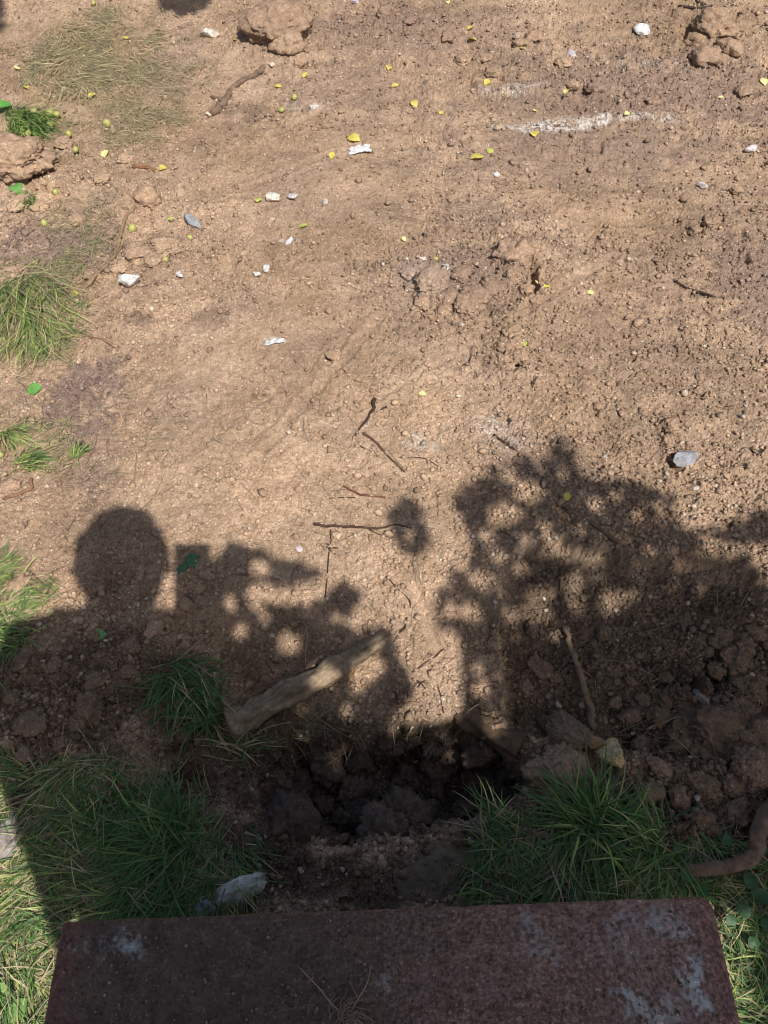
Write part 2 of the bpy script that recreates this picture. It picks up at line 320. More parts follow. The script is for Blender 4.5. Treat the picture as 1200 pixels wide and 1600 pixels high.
# ---------------------------------------------------------------- rock / clod shapes
def ico(sub):
    bm = bmesh.new(); bmesh.ops.create_icosphere(bm, subdivisions=sub, radius=1); bm.verts.ensure_lookup_table()
    V = np.array([v.co[:] for v in bm.verts]); T = np.array([[v.index for v in f.verts] for f in bm.faces]); bm.free(); return V, T
ICO = {i: ico(i) for i in (1,2,3,4,5)}
def n3(V, f, s):                                   # cheap 3-D noise from three 2-D slices
    return (noise(V[:,0]*f+s, V[:,1]*f, s)+noise(V[:,1]*f, V[:,2]*f+s, s+5)+noise(V[:,2]*f, V[:,0]*f-s, s+9))*.6
def rock(sub, seed, rough_=.25, facets=0, lumps=.0):
    V, T = ICO[sub]; V = V.copy(); r = np.random.default_rng(seed)
    for _ in range(facets):
        n = r.normal(size=3); n /= np.linalg.norm(n); d = r.uniform(.45, .8); k = V@n; V = V-np.outer(np.maximum(0, k-d), n)
    m = 1+rough_*(n3(V, 1.3, seed)+.5*n3(V, 3.1, seed+1)+.25*n3(V, 7.3, seed+2))
    if lumps: m = m+lumps*(np.abs(n3(V, 5.5, seed+3))+.6*np.abs(n3(V, 12, seed+4))+.45*n3(V, 24, seed+6)+.35*n3(V, 47, seed+7))
    return V*m[:, None], T
def set_on(x, y): return float(full_z(np.array([x]), np.array([y]))[0])

# ---------------------------------------------------------------- label helper: say where a small thing lies
MARKS = [('the blue-grey pointed stone on the left', 308,350),('the large brown clod at the left edge', 30,262),('the dark forked stick near the top', 375,135),('the big rounded clod near the top', 435,50),
 ('the long chalky white streak', 870,196),('the flat grey stone above the tree shadow', 1063,720),('the pale square stone', 425,312),('the torn scrap of clear plastic', 562,235),('the heap of broken clods right of centre', 700,450),
 ('the dark cracked earth block', 805,400),('the crumbling clump of clods below the cracked block', 800,545),('the pair of black-ended twigs in the middle', 590,660),('the dark twig above the dug slope', 550,824),
 ('the head of the person-shaped shadow', 190,880),('the shadow of the raised phone', 295,870),('the thick cut root', 450,1070),('the bottom of the pit', 620,1240),('the broken wood stump', 900,1170),('the upright thin root in the shade', 900,1070),
 ('the large green grass tuft beside the doorstep', 250,1320),('the leafy grass tuft right of the pit', 900,1270),('the curved root at the right edge', 1140,1350),('the black gap in the soil on the right', 1095,457),
 ('the crumbled white stone in the left half', 207,443),('the green grass clump on the left edge', 50,500),('the bright grass tuft at upper left', 60,205),('the dry grass at the top left', 130,80),('the big clod at the top right', 1110,60),
 ('the purplish patch of earth on the left', 130,610),('the top edge of the ledge of dug earth', 1000,860),('the chalky white stone against the doorstep', 360,1405),('the shaded mound at lower left', 100,1090),('the front edge of the doorstep', 600,1400),
 ('the sunlit strip between the two tree shadows', 640,980), ('the bottom right shaded clods', 1130,1150)]
used = set()
def where(kind, px, py):
    ms = sorted(MARKS, key=lambda m: (m[1]-px)**2+(m[2]-py)**2)
    for k in range(len(ms)):
        n, mx, my = ms[k]; dx, dy = px-mx, py-my; d = math.hypot(dx, dy)
        if d < 22 and k == 0: rel = 'lying at'
        else:
            s = '' if d > 110 else 'just '
            if d > 240: s = 'far '
            if abs(dx) > 2.2*abs(dy): rel = s+('right of' if dx > 0 else 'left of')
            elif abs(dy) > 2.2*abs(dx): rel = s+('below' if dy > 0 else 'above')
            else: rel = s+('below' if dy > 0 else 'above')+' and '+('right of' if dx > 0 else 'left of')
        t = f'{kind} {rel} {n}'
        if len(t.split()) > 16: continue
        if t not in used: used.add(t); return t
    for k in range(len(ms)):
        for pre in ('', 'second ', 'third '):
            t = f'{pre}{kind} near {ms[k][0]}'
            if t not in used and len(t.split()) <= 16: used.add(t); return t

# ---------------------------------------------------------------- clods (individual lumps of earth)
def place_mesh(name, V, T, m, px, py, size, rz, sink=.3, cols=None, tilt=0, at=None, smoothf=True):
    x, y, _ = G(px, py) if at is None else at
    r = np.random.default_rng(int(px*7+py*3))
    V = V*np.asarray(size)
    if tilt:
        a = tilt; ca, sa = math.cos(a), math.sin(a); V = V@np.array([[1,0,0],[0,ca,sa],[0,-sa,ca]])
    ca, sa = math.cos(rz), math.sin(rz); V = V@np.array([[ca,sa,0],[-sa,ca,0],[0,0,1]])
    z = float(base_z(np.array([x]), np.array([y]))[0])
    zb = V[:,2].min(); h = V[:,2].max()-zb
    o = mesh_np(name, V-[0,0,zb+sink*h], T, m, cols=cols, smoothf=smoothf); o.location = (x, y, z+.002)
    return o
def clod(px, py, w, hgt=None, col=None, label=None, seed=None, grp='clods of earth lying on the ground', sub=4, asp=None, rz=None, sink=.32, lumps=.12, r0=.3):
    x, y, _ = G(px, py); depth = math.sqrt(x*x+y*y+CAM_H**2)
    s = w/F*depth*.5*.98; seed = seed or int(px*3+py)
    r = np.random.default_rng(seed); V, T = rock(sub, seed % 97, r0, 0, lumps)
    asp = asp or r.uniform(.65, .95)
    if col is None:
        qx = x+r.uniform(-.04,.04,24); qy = y+r.uniform(-.04,.04,24); c = np.median(soil_col(qx, qy, 0), 0)
    else: c = np.array(col)
    cc = c*(1+.22*n3(V, 6, 3)+.12*n3(V, 17, 5))[:, None]*np.array([1.02, 1, .98])
    o = place_mesh('soil_clod', V, T, M_clod, px, py, (s, s*asp, s*(hgt or r.uniform(.55, .8))), r.uniform(0, 6.3) if rz is None else rz, sink, np.clip(cc, .01, .9), smoothf=False)
    return tag(o, label or where('rough brown earth clod', px, py), 'soil clod', grp)
clod(438,52,84,.55,label='big rounded brown earth clod near the top edge, left of centre',asp=.8,rz=.4,sub=5)
clod(452,78,44,.6)
clod(1112,52,56,.6,label='big rough earth clod at the top right with a black hollow beside it',sub=5); clod(1098,98,36,.6); clod(1140,80,34,.5); clod(1085,70,26,.6)
clod(30,264,92,.45,label='large flat brown clod lying at the left edge, undercut and shaded',asp=.72,rz=-.2,sub=5,sink=.15)
clod(232,312,38,.6,label='rounded pinkish brown clod left of the blue-grey stone',asp=.9)
for q in ((672,447,70,.5),(700,470,40,.55),(745,468,40,.6),(765,450,34,.6),(730,482,44,.5),(640,430,26,.6),(660,475,30,.5),(690,490,22,.6),(720,430,30,.5),
          (790,398,36,.9),(812,402,40,.8),(828,390,26,.7),(822,455,24,.7),(800,430,22,.7),(838,470,18,.7),(800,520,28,.7),(790,545,26,.7),(812,560,28,.6),(785,565,20,.7),(806,538,22,.8),(795,575,16,.7),
          (215,398,50,.4),(262,388,48,.4),(240,408,28,.5),(190,420,26,.5),(290,385,24,.5),(838,600,16,.8),(935,637,14,.8),(1045,665,26,.8),(1040,690,18,.7),(1090,612,15,.8),(1092,590,12,.8),
          (1110,350,22,.7),(1085,362,18,.7),(1150,300,16,.7),(1160,145,22,.6),(1020,160,18,.6),(985,110,22,.5),(1040,105,24,.5),(880,100,20,.6),(930,140,22,.6),(895,135,18,.6),
          (700,60,20,.6),(600,25,22,.6),(640,35,18,.6),(545,35,18,.6),(755,95,26,.5),(722,98,22,.5),(770,115,20,.5),(832,60,22,.6),(812,70,18,.6),(520,555,26,.25),(470,100,20,.7),
          (120,345,26,.5),(65,325,26,.5),(30,320,34,.45),(160,280,22,.5),(100,225,24,.4),(195,250,20,.5),(175,365,18,.5),(140,430,20,.5),(30,350,22,.5),
          (30,915,34,.5),(15,760,30,.3),(70,1010,30,.6),(58,1015,28,.5),(40,1035,34,.5),(85,1040,24,.6),(150,1065,30,.6),(50,1130,40,.5),(140,1105,44,.6),(120,1130,26,.6),(20,1090,22,.6),(200,1050,24,.6),(240,985,26,.5),
          (205,1010,26,.6),(95,1160,22,.6),(40,1180,26,.6),(210,1130,22,.6),(290,945,22,.5),(285,1150,24,.6),(320,1050,20,.6),
          (150,945,18,.7),(220,900,16,.7),(830,985,26,.6),(870,975,20,.6),(940,990,22,.6),(1125,1000,34,.7),(1160,1010,36,.7),(1150,1030,44,.6),(1120,1050,26,.7),(1105,1020,20,.7),(1180,990,26,.6),
          (1120,1150,110,.4),(1160,1115,50,.5),(1180,1160,60,.6),(1175,1200,56,.6),(1140,1180,44,.6),(1060,1140,44,.5),(1055,1170,36,.6),(1100,1230,44,.6),(1145,1230,34,.6),(1030,1120,34,.6),(1040,1095,22,.6),(1040,1060,20,.6),(1170,1070,44,.6),
          (985,1120,34,.6),(960,1100,22,.6),(1000,1165,30,.6),(880,1210,90,.6),(1015,1240,40,.6),(1060,1250,36,.6),(1095,1285,34,.7),(1150,1270,40,.6),(1030,1200,30,.6),(1110,1300,26,.6),(1070,1215,24,.6),(985,1065,18,.6),(1005,1095,20,.6),
          (845,1045,40,.5),(820,1075,30,.5),(870,1060,26,.5),(780,1140,46,.5),(760,1100,30,.5),(745,1060,24,.5),(770,1010,22,.5)):
    clod(q[0], q[1], q[2], q[3], sub=5 if q[2] > 40 else 4, lumps=.2, r0=.4, sink=.42)
# damp clods lying in the pit
r = np.random.default_rng(3)
hx, hy = np.array(HOLE).T
cnt = 0
while cnt < 60:
    px, py = r.uniform(380, 830), r.uniform(1140, 1330); x, y, z = G(px, py)
    if poly_sd(np.array([x]), np.array([y]), HOLE)[0] > -.012: continue
    cnt += 1
    w = r.choice([22,30,38,52,70], p=[.28,.28,.22,.14,.08])
    clod(px, py, w, .7, col=lin((98,84,74))*r.uniform(.65, 1.3), label=where(['small damp lump','damp lump','large damp lump'][0 if w < 25 else 1 if w < 40 else 2], px, py), grp='damp clods heaped in the pit', sub=4, lumps=.4, r0=.55, seed=300+cnt, sink=.2)

# ---------------------------------------------------------------- soil crumbs: too many to count
def crumbs(n, smin, smax, name, label, test=None, seed=0, power=2.4, sub=1, light=.0):
    r = np.random.default_rng(seed); keep = []
    py = 1620-1690*r.random(n*6)**.85; px = r.uniform(-60, 1260, n*6)
    x, y = P(px, py); R = rough(x, y); R = R*(1+.8*noise(x*9, y*9, 31)); pr = np.clip(.08+.6*R, 0, 1)
    ok = r.random(n*6) < pr; x = x[ok][:n]; y = y[ok][:n]; n = len(x)
    z = full_z(x, y); V, T = ICO[sub]; nv = len(V)
    s = smin+(smax-smin)*r.random(n)**power
    A = V[None]*(1+.9*(r.random((n, nv, 1))-.5)); A = A*s[:, None, None]*np.stack([r.uniform(.7,1.3,n), r.uniform(.7,1.2,n), r.uniform(.6,1.,n)], 1)[:, None, :]
    a = r.uniform(0, 6.3, n); ca, sa = np.cos(a)[:, None], np.sin(a)[:, None]
    B = np.stack([A[...,0]*ca-A[...,1]*sa, A[...,0]*sa+A[...,1]*ca, A[...,2]], -1)
    B += np.stack([x, y, z+s*.42], 1)[:, None, :]
    c = soil_col(x, y, z); k = r.random(n); c = c*(.68+.62*k)[:, None]
    if light:
        li = r.random(n) < light; c[li] = c[li]*.4+lin((205,188,168))*.6
    cc = np.repeat(c, nv, 0); TT = (T[None]+np.arange(n)[:, None, None]*nv).reshape(-1, 3)
    o = mesh_np(name, B.reshape(-1, 3), TT, M_clod, cols=np.clip(cc, .01, .9))
    return tag(o, label, 'soil', kind='stuff')
crumbs(95000, .0009, .0066, 'soil_crumbs', 'loose brown crumbs of dry earth scattered over the dug ground', seed=4, light=.05, power=3.2)
crumbs(3200, .004, .0115, 'soil_pebbles', 'small rounded earth pebbles strewn among the finer crumbs', seed=9, sub=1, power=3, light=.02)

# ---------------------------------------------------------------- stones and pale fragments
def stone(px, py, w, asp, hgt, rgb, kind, seed, rz=0, facets=9, sink=.3, tilt=0, label=None, cat='stone', name='stone', grp=None):
    x, y, _ = G(px, py); depth = math.sqrt(x*x+y*y+CAM_H**2); s = w/F*depth*.56
    V, T = rock(5 if w > 30 else 4, seed, .12, facets, .05 if w > 30 else .03)
    c = lin(rgb)*.86; cc = c*(1+.32*n3(V, 3, 7)+.25*n3(V, 11, 8))[:, None]; gx, gy = x+np.zeros(1), y+np.zeros(1)
    so_ = soil_col(gx+.05, gy+.03, 0)[0]; dw = np.clip(smooth(.35, -.5, V[:,2]+.5*n3(V, 2.5, 11))*.8+smooth(.15, .7, n3(V, 4, 12)+.3*n3(V, 14, 13))*.55, 0, .9)[:, None]; cc = cc*(1-dw)+so_*dw
    o = place_mesh(name, V, T, M_stone, px, py, (s, s*asp, s*hgt), rz, sink, np.clip(cc, .01, .88), tilt, smoothf=False)
    return tag(o, label or where(kind, px, py), cat, grp)
GS = 'small pale stones scattered on the bare earth'
stone(306,352,40,.42,.35,(150,151,154),'',3,rz=-.85,facets=14,sink=.2,tilt=.3,label='blue-grey pointed stone chip on the left standing half out of the earth',grp=GS)
stone(425,312,28,.75,.5,(205,196,182),'',5,rz=.1,label='pale squarish stone beside a yellow leaf, upper left of centre',grp=GS,facets=12)
stone(1063,720,44,.62,.6,(140,141,146),'',8,rz=.5,facets=14,sink=.15,tilt=.5,label='flat grey stone with a black shadow above the tree shade on the right',grp=GS)
stone(206,443,32,.8,.6,(212,208,202),'',12,label='crumbling whitish stone in the left half, above the purplish earth',grp=GS)
stone(328,57,24,.7,.6,(206,200,188),'',13,label='pale grey stone near the top left beside the dry grass',grp=GS)
stone(1003,51,22,.8,.6,(212,214,210),'',14,label='bright pale stone near the top right corner',grp=GS)
for (px,py,w,a,c,sd) in ((893,88,17,.6,(190,185,188),21),(457,308,14,.8,(190,185,185),22),(508,319,16,.7,(200,190,182),23),(643,315,12,.5,(200,198,205),24),(453,378,20,.35,(205,198,200),25),(280,430,16,.5,(210,205,200),26),
   (402,430,14,.6,(214,208,200),27),(416,421,16,.7,(216,210,204),28),(660,407,14,.7,(200,188,180),29),(694,422,18,.8,(215,210,208),30),(775,275,12,.5,(225,218,212),31),(490,170,16,.5,(222,216,210),32),(468,859,14,.7,(220,204,200),33),
   (1174,236,18,.4,(205,195,192),34),(425,104,10,.8,(206,190,170),35),(327,180,11,.6,(214,196,170),36),(158,278,18,.9,(178,168,150),37),(1160,652,10,.5,(208,200,196),38),(1085,765,14,.7,(196,176,158),39),(945,716,12,.6,(196,190,190),40),
   (555,6,12,.6,(196,180,190),41),(808,58,16,.6,(190,165,145),42),(1095,292,16,.4,(196,190,188),43),(965,855,11,.6,(170,160,135),44),(1095,1098,36,.5,(150,142,132),45),(1128,1095,28,.7,(120,108,98),46),(1102,1008,14,1.,(128,112,94),47),
   (138,1058,10,.8,(140,126,112),48),(42,1087,9,.8,(140,130,115),49),(945,1126,9,.7,(170,150,120),50),(45,1132,36,.7,(118,106,96),51),(575,1225,30,.8,(110,100,92),52),(730,1290,14,.6,(150,140,118),53),(1115,1228,20,.5,(186,140,108),54)):
    stone(px, py, w, a, .5, c, 'small pale stone', sd, rz=sd*1.3, grp=GS)
stone(8,1302,60,1.05,.6,(150,140,132),'',60,rz=.3,facets=6,sink=.35,label='fist sized grey stone at the left edge between sun and shade')
stone(366,1400,84,.42,.28,(206,204,190),'',61,rz=.45,facets=11,sink=.3,label='chalky white broken stone against the front edge of the doorstep')
stone(306,1420,48,.4,.3,(150,160,172),'',62,rz=.1,facets=9,sink=.4,label='bluish flat stone half hidden by grass at the doorstep edge')
stone(690,1352,150,.55,.13,(116,102,82),'',71,rz=.1,facets=9,sink=.6,label='flat grey-green stone sunk in the earth between the pit and the doorstep')
# torn clear plastic: a crumpled sheet
def scrap(px, py, w, label):
    x, y, _ = G(px, py); s = w/F*math.sqrt(x*x+y*y+CAM_H**2)
    n = 16; a, b = np.meshgrid(np.linspace(-.5,.5,n), np.linspace(-.5,.5,n)); r_ = np.random.default_rng(int(px))
    V = np.stack([a*s*(1-.3*b)+.1*s*noise(a*5,b*5,3), (b*(.62 if w < 29.5 or px > 500 else .3)+.2*a)*s+.1*s*noise(a*5,b*5,8), s*.07*(noise(a*4,b*4,5)+.8)], -1).reshape(-1,3)
    i = np.arange(n*n).reshape(n,n); Fq_ = np.stack([i[:-1,:-1],i[:-1,1:],i[1:,1:],i[1:,:-1]],-1).reshape(-1,4)
    o = mesh_np('plastic_scrap', V, Fq_, M_plas); o.location = (x, y, set_on(x, y)+.002)
    md = o.modifiers.new('t', 'SOLIDIFY'); md.thickness = .0006
    return tag(o, label, 'litter')
M_plas = mat('clear_plastic', col=(.72,.70,.70), var=.2, vscale=60, rough_=.35, spec=.5, sub=.25)
scrap(563,236,30,'torn scrap of clear whitish plastic lying below a yellow leaf')
scrap(430,535,30,'thin strip of white film pressed into the middle of the bare earth')

# ---------------------------------------------------------------- sticks and roots
def spline(pts, n):
    p = np.array(pts, float); p = np.vstack([2*p[0]-p[1], p, 2*p[-1]-p[-2]]); out = []
    m = len(p)-3
    for i in range(m):
        for t in np.linspace(0, 1, max(2, n//m), endpoint=(i == m-1)):
            a, b, c, d = p[i:i+4]; out.append(.5*((2*b)+(-a+c)*t+(2*a-5*b+4*c-d)*t*t+(-a+3*b-3*c+d)*t**3))
    return np.array(out)
def tube(path, rad, k=8, seed=0, rough_=.18, V0=0):
    path = np.asarray(path); n = len(path); T = np.gradient(path, axis=0); T /= np.linalg.norm(T, axis=1)[:, None]+1e-9
    up = np.array([0,0,1.]); A = np.cross(T, up); la = np.linalg.norm(A, axis=1)[:, None]; A = np.where(la > .05, A/np.maximum(la, 1e-6), [1,0,0]); B = np.cross(A, T)
    th = np.arange(k)/k*2*np.pi; r_ = np.random.default_rng(seed)
    rad = np.broadcast_to(rad, (n,))[:, None]*(1+rough_*(noise(np.arange(n)[:, None]*min(.45, .0035/max(1e-4, float(np.mean(rad))))+seed, th[None]*1.1, seed)*1.2+.3*(r_.random((n, k))-.5)))
    V = path[:, None]+rad[..., None]*(np.cos(th)[None,:,None]*A[:,None]+np.sin(th)[None,:,None]*B[:,None]); V = V.reshape(-1,3)
    i = np.arange(n*k).reshape(n,k); Fq_ = np.stack([i[:-1], np.roll(i[:-1],-1,1), np.roll(i[1:],-1,1), i[1:]],-1).reshape(-1,4)
    ends = np.vstack([path[0], path[-1]]); V = np.vstack([V, ends]); e0, e1 = n*k, n*k+1
    T0 = np.stack([np.full(k,e0), np.roll(i[0],-1), i[0]],-1); T1 = np.stack([np.full(k,e1), i[-1], np.roll(i[-1],-1)],-1)
    return V, Fq_+V0, np.vstack([T0,T1])+V0
def stick(name, segs, rgb, label, cat='twig', grp=None, k=8, lift=.5, mt=None, rough_=.2, seed=1, single=True):
    """segs: list of (pixel path with optional height above ground, px width at start, at end)"""
    Vs, Q, T3 = [], [], []; v0 = 0
    for j, (pts, w0, w1) in enumerate(segs):
        pp = []
        for q in pts:
            x, y, z = G(q[0], q[1]); zz = set_on(x, y) if len(q) < 3 else z
            pp.append((x, y, max(z, zz-.004) + (q[2] if len(q) > 2 else 0)))
        pp = np.array(pp); dep = np.sqrt((pp**2).sum(1).mean()+CAM_H**2)
        n = max(12, int(np.linalg.norm(np.diff(pp, axis=0), axis=1).sum()/.006)); path = spline(pp, n); n = len(path)
        tk = .8 if w0 < 12 else .95; r0, r1 = tk*w0/F*dep*.5, tk*w1/F*dep*.5; rad = np.linspace(r0, r1, n); path[:, 2] += rad*lift
        s = np.arange(n); wa, wf = (.9, .33) if w0 < 12 else (.6, .07); path[:, 0] += rad*wa*noise(s*wf, s*0., seed+j); path[:, 1] += rad*wa*noise(s*wf, s*0.+5, seed+j)
        V, q4, t3 = tube(path, rad, k, seed+j, rough_, v0); Vs.append(V); Q.append(q4); T3.append(t3); v0 += len(V)
    V = np.vstack(Vs); c = lin(rgb); cc = c*(1+.3*noise(V[:,0]*40, V[:,1]*40, 3)+.2*noise(V[:,0]*150, V[:,1]*150, 5))[:, None]
    o = mesh_np(name, V, [np.vstack(Q), np.vstack(T3)], mt or M_bark, cols=np.clip(cc, .01, .9), smoothf=True)
    return tag(o, label, cat, grp)
BR = (112,86,68); DK = (60,46,38); PALE = (150,128,100)
stick('stick', [([(414,106),(400,118),(380,128),(366,138),(356,152),(348,166),(332,180)],8,11),([(354,156),(344,157),(330,152)],9,5)], (112,92,76), 'dark forked stick lying on the earth near the top left', 'stick')
stick('root', [([(212,324),(198,340),(191,358),(188,378),(178,402),(152,434),(128,458)],6,7),([(200,362),(190,385),(182,398)],3,3)], (130,108,84), 'thin bent brown root running down beside the left grass', 'root')
stick('root', [([(66,532),(100,528),(130,525),(155,528),(170,536),(184,543)],4,6),([(142,528),(128,540),(118,552),(112,562)],5,3)], (150,118,94), 'reddish brown forked root on the left above the purplish patch', 'root')
stick('twig', [([(586,624),(582,640),(574,655),(560,672),(554,682)],8,3),([(604,636),(596,640),(588,644)],5,2)], DK, 'short black-tipped twig pointing up in the middle of the ground')
stick('twig', [([(568,677),(580,686),(594,698),(604,712),(620,726),(632,738)],6,4)], (90,68,52), 'dark twig slanting down right below the black-tipped twig')
stick('rootlet', [([(563,697),(580,706),(606,713),(634,716),(662,716),(690,732)],2.5,1.6)], DK, 'hair-thin dark rootlet crossing the slanting twig')
stick('twig', [([(532,757),(550,767),(568,774),(602,778)],4,5)], (96,64,50), 'short reddish twig just above the dark horizontal twig')
stick('twig', [([(514,779),(530,778),(556,777)],2.5,2)], DK, 'thin black twig left of the short reddish twig')
stick('twig', [([(490,819),(510,822),(535,823),(560,824),(585,826),(602,824),(618,820),(645,826)],7,3),([(578,828),(592,835),(612,841)],3,2)], (74,54,44), 'long dark twig lying level above the dug slope')
stick('rootlet', [([(517,828),(516,850),(513,875),(511,905),(508,935)],3,2.2),([(514,852),(508,850)],4,3),([(514,858),(528,856)],4,3),([(510,855),(518,862),(524,866)],5,3)], DK, 'thin knotted black rootlet hanging down from the long dark twig')
stick('rootlet', [([(604,898),(616,915),(628,926),(640,938),(641,950)],2.6,2)], DK, 'thin dark rootlet winding down the sunlit slope')
stick('rootlet', [([(636,965),(632,980),(622,992),(610,1010)],5,2),([(628,984),(618,988)],3,2)], DK, 'dark bent rootlet half way down the sunlit slope')
stick('rootlet', [([(694,1014),(682,1024),(668,1034),(644,1050)],2.6,3)], (84,56,42), 'reddish rootlet slanting across the lower sunlit slope')
stick('rootlet', [([(652,1063),(660,1070),(665,1077)],3,2),([(664,1062),(656,1070),(652,1076)],3,2),([(648,1068),(664,1066)],2,2)], DK, 'tiny black star-shaped rootlet on the sunlit slope')
stick('rootlet', [([(683,1070),(688,1085),(690,1100),(694,1115)],2.4,2)], DK, 'short upright dark rootlet low on the sunlit slope')
stick('rootlet', [([(630,1112),(650,1118),(672,1126),(696,1135)],2.6,3)], (165,130,100), 'tan rootlet lying along the lip of the pit')
stick('root', [([(755,1098,.0),(735,1110,.01),(728,1125,.02),(722,1140,.02),(712,1152,.03),(698,1168,.03)],4,2)], (196,170,140), 'pale rootlet hanging over the far rim of the pit on the right', 'root')
stick('root', [([(645,1138,.01),(638,1150,.02),(634,1168,.02)],4,3)], (205,180,160), 'short white rootlet poking out of the far rim of the pit', 'root')
stick('root', [([(462,976,.01),(474,976,.015),(480,988,.015),(481,1005,.015),(478,1025,.01),(478,1046,.01)],3,3.5)], (140,124,100), 'curled pale root standing above the thick cut root', 'root')
stick('root', [([(462,1096,.02),(480,1106,.02),(496,1124,.02),(520,1142,.02),(548,1155,.01),(580,1160,.01)],3.5,2.2)], (130,110,86), 'wiry brown root trailing from the cut root towards the pit', 'root')
stick('root', [([(430,1058,.02),(420,1045,.03),(415,1038,.03)],5,3),([(436,1076,.03),(418,1060,.03),(404,1068,.02),(385,1088,.02)],4,2)], (120,84,66), 'forked side root beside the middle of the cut root', 'root')
stick('root', [([(1056,440),(1070,450),(1085,456),(1104,461),(1118,466),(1136,470)],5,4)], DK, 'dark root lying in the long crack of the soil on the right', 'root')
stick('stick', [([(858,778),(880,792),(905,806),(930,822),(950,838),(966,850)],6,8)], (112,92,74), 'straight brown stick in the tree shade above the earth ledge', 'stick')
stick('twig', [([(932,750),(920,768),(908,782),(897,798)],3,2.5)], BR, 'thin twig crossing the shade beside a yellow leaf')
stick('stick', [([(800,860),(812,874),(826,892),(840,910)],5,4)], (122,100,80), 'short stick slanting on the shaded slope near the ledge corner', 'stick')
stick('root', [([(886,870),(878,890),(876,920),(878,955),(880,985)],6,4)], (92,72,56), 'thin brown root climbing up from the top of the upright root', 'root')
stick('root', [([(880,984,.02),(884,1010,.03),(893,1040,.035),(904,1075,.035),(915,1110,.03),(924,1145,.02)],9,15),([(904,1055,.03),(915,1058,.02),(922,1060,.01)],4,2)], (120,100,80), 'upright thin root in the shade joining the broken wood stump', 'root', k=12)
stick('root', [([(1008,1142,.01),(1040,1130,.02),(1065,1122,.02),(1092,1114,.02),(1120,1108,.02),(1136,1100,.01)],4,3),([(1128,1104,.02),(1132,1116,.02),(1138,1126,.01)],3,2)], (128,108,92), 'wiry grey root in front of the large shaded clod', 'root')
stick('root', [([(1062,1362,.02),(1090,1364,.03),(1116,1362,.035),(1142,1350,.04),(1158,1336,.045),(1168,1312,.045),(1180,1290,.04),(1200,1262,.03),(1215,1240,.02)],15,24),([(1172,1302,.045),(1186,1298,.04),(1205,1300,.03)],8,6)], (112,92,76), 'curved brown root at the right edge lying over the grass', 'root', k=14)
stick('twig', [([(1060,10),(1080,13),(1100,14),(1112,10)],4,4),([(1084,-2),(1094,8),(1110,14)],4,3),([(1112,12),(1128,18)],3,2)], DK, 'dark branching twig at the top edge on the right')
stick('twig', [([(210,262),(225,264),(245,268)],8,6)], (120,84,62), 'piece of dark bark with a yellow leaf at its right end')
stick('twig', [([(772,680),(785,690),(798,700),(808,704)],6,4)], DK, 'dark twig half buried beside the white dust patch')
stick('twig', [([(400,1),(404,8)],3,2),([(250,12),(268,22),(282,28)],2.4,2)], PALE, 'thin pale twig beside the small shadow at the top edge')
stick('twig', [([(50,748),(48,764),(30,772),(5,780)],6,5)], (130,96,76), 'L-shaped brown root edge near the left border', 'twig')
stick('twig', [([(322,892),(345,896),(375,898)],3,3)], (116,100,80), 'thin level twig in the shadow of the raised phone')
stick('root_stub', [([(722,1108,-.02),(740,1124,.0),(762,1143,.012),(782,1158,.018),(802,1168,.014)],30,46)], (104,84,66), 'short rounded brown root stub on the far right rim of the pit', 'root', k=22, rough_=.55, lift=.1)
# thick cut root with a sawn, frayed end
def thick_root():
    root = empty('cut_root', tuple(G(370,1132)))
    inv = np.array(root.location)
    pts = [(362,1140,.03),(385,1131,.04),(420,1112,.045),(465,1086,.04),(510,1058,.022),(555,1026,.004),(592,998,-.014),(625,970,-.06)]
    pp = np.array([np.add(G(a,b), (0,0,c)) for a,b,c in pts])
    path = spline(pp, 90); n = len(path); t = np.linspace(0,1,n); rad = .031-.010*t+.004*np.exp(-((t-.05)/.05)**2)
    path = path+np.stack([.005*noise(t*7, t*0, 61), .005*noise(t*7, t*0+4, 62), .002*noise(t*9, t*0, 63)], 1); V, Q, T3 = tube(path-inv, rad*.94*(1+.16*noise(t*9, t*0, 64)+.10*np.exp(-((t-.42)/.03)**2)), 40, 5, .26)
    c = lin((138,120,97)); ax_ = (path[-1]-path[0])/np.linalg.norm(path[-1]-path[0]); al = (V@ax_); pe = V@np.cross(ax_, [0,0,1.]); cc = c*(1+.35*noise(al*14, pe*160, 2)+.25*noise(al*60, pe*300, 4)+.35*noise(al*12+3, pe*30, 6))[:, None]
    mesh_np('bark', V, [Q, T3], M_bark, root, np.clip(cc,.01,.9), True)
    r_ = np.random.default_rng(2); Vs=[];Fs=[];k=0
    d = path[0]-path[3]; d /= np.linalg.norm(d)
    for i in range(26):
        a = r_.uniform(0,6.28); rr = .031*math.sqrt(r_.random()); b1 = np.cross(d,[0,0,1]); b1/=np.linalg.norm(b1); b2=np.cross(b1,d)
        q = path[0]-inv+(b1*math.cos(a)+b2*math.sin(a))*rr
        L_ = r_.uniform(.004,.014); v,f4,f3 = tube(np.array([q-d*.004,q+d*L_*.5,q+d*L_+b2*r_.uniform(-.003,.003)]), np.array([.0035,.003,.0008]), 5, i, .2, k); Vs.append(v);Fs.append((f4,f3));k+=len(v)
    V=np.vstack(Vs); mesh_np('frayed_end', V, [np.vstack([f[0] for f in Fs]),np.vstack([f[1] for f in Fs])], M_bark, root, np.tile(lin((120,96,70)),(len(V),1)))
    tag(root, 'thick smooth grey-brown cut root sticking out of the bank beside the pit', 'root')
thick_root()
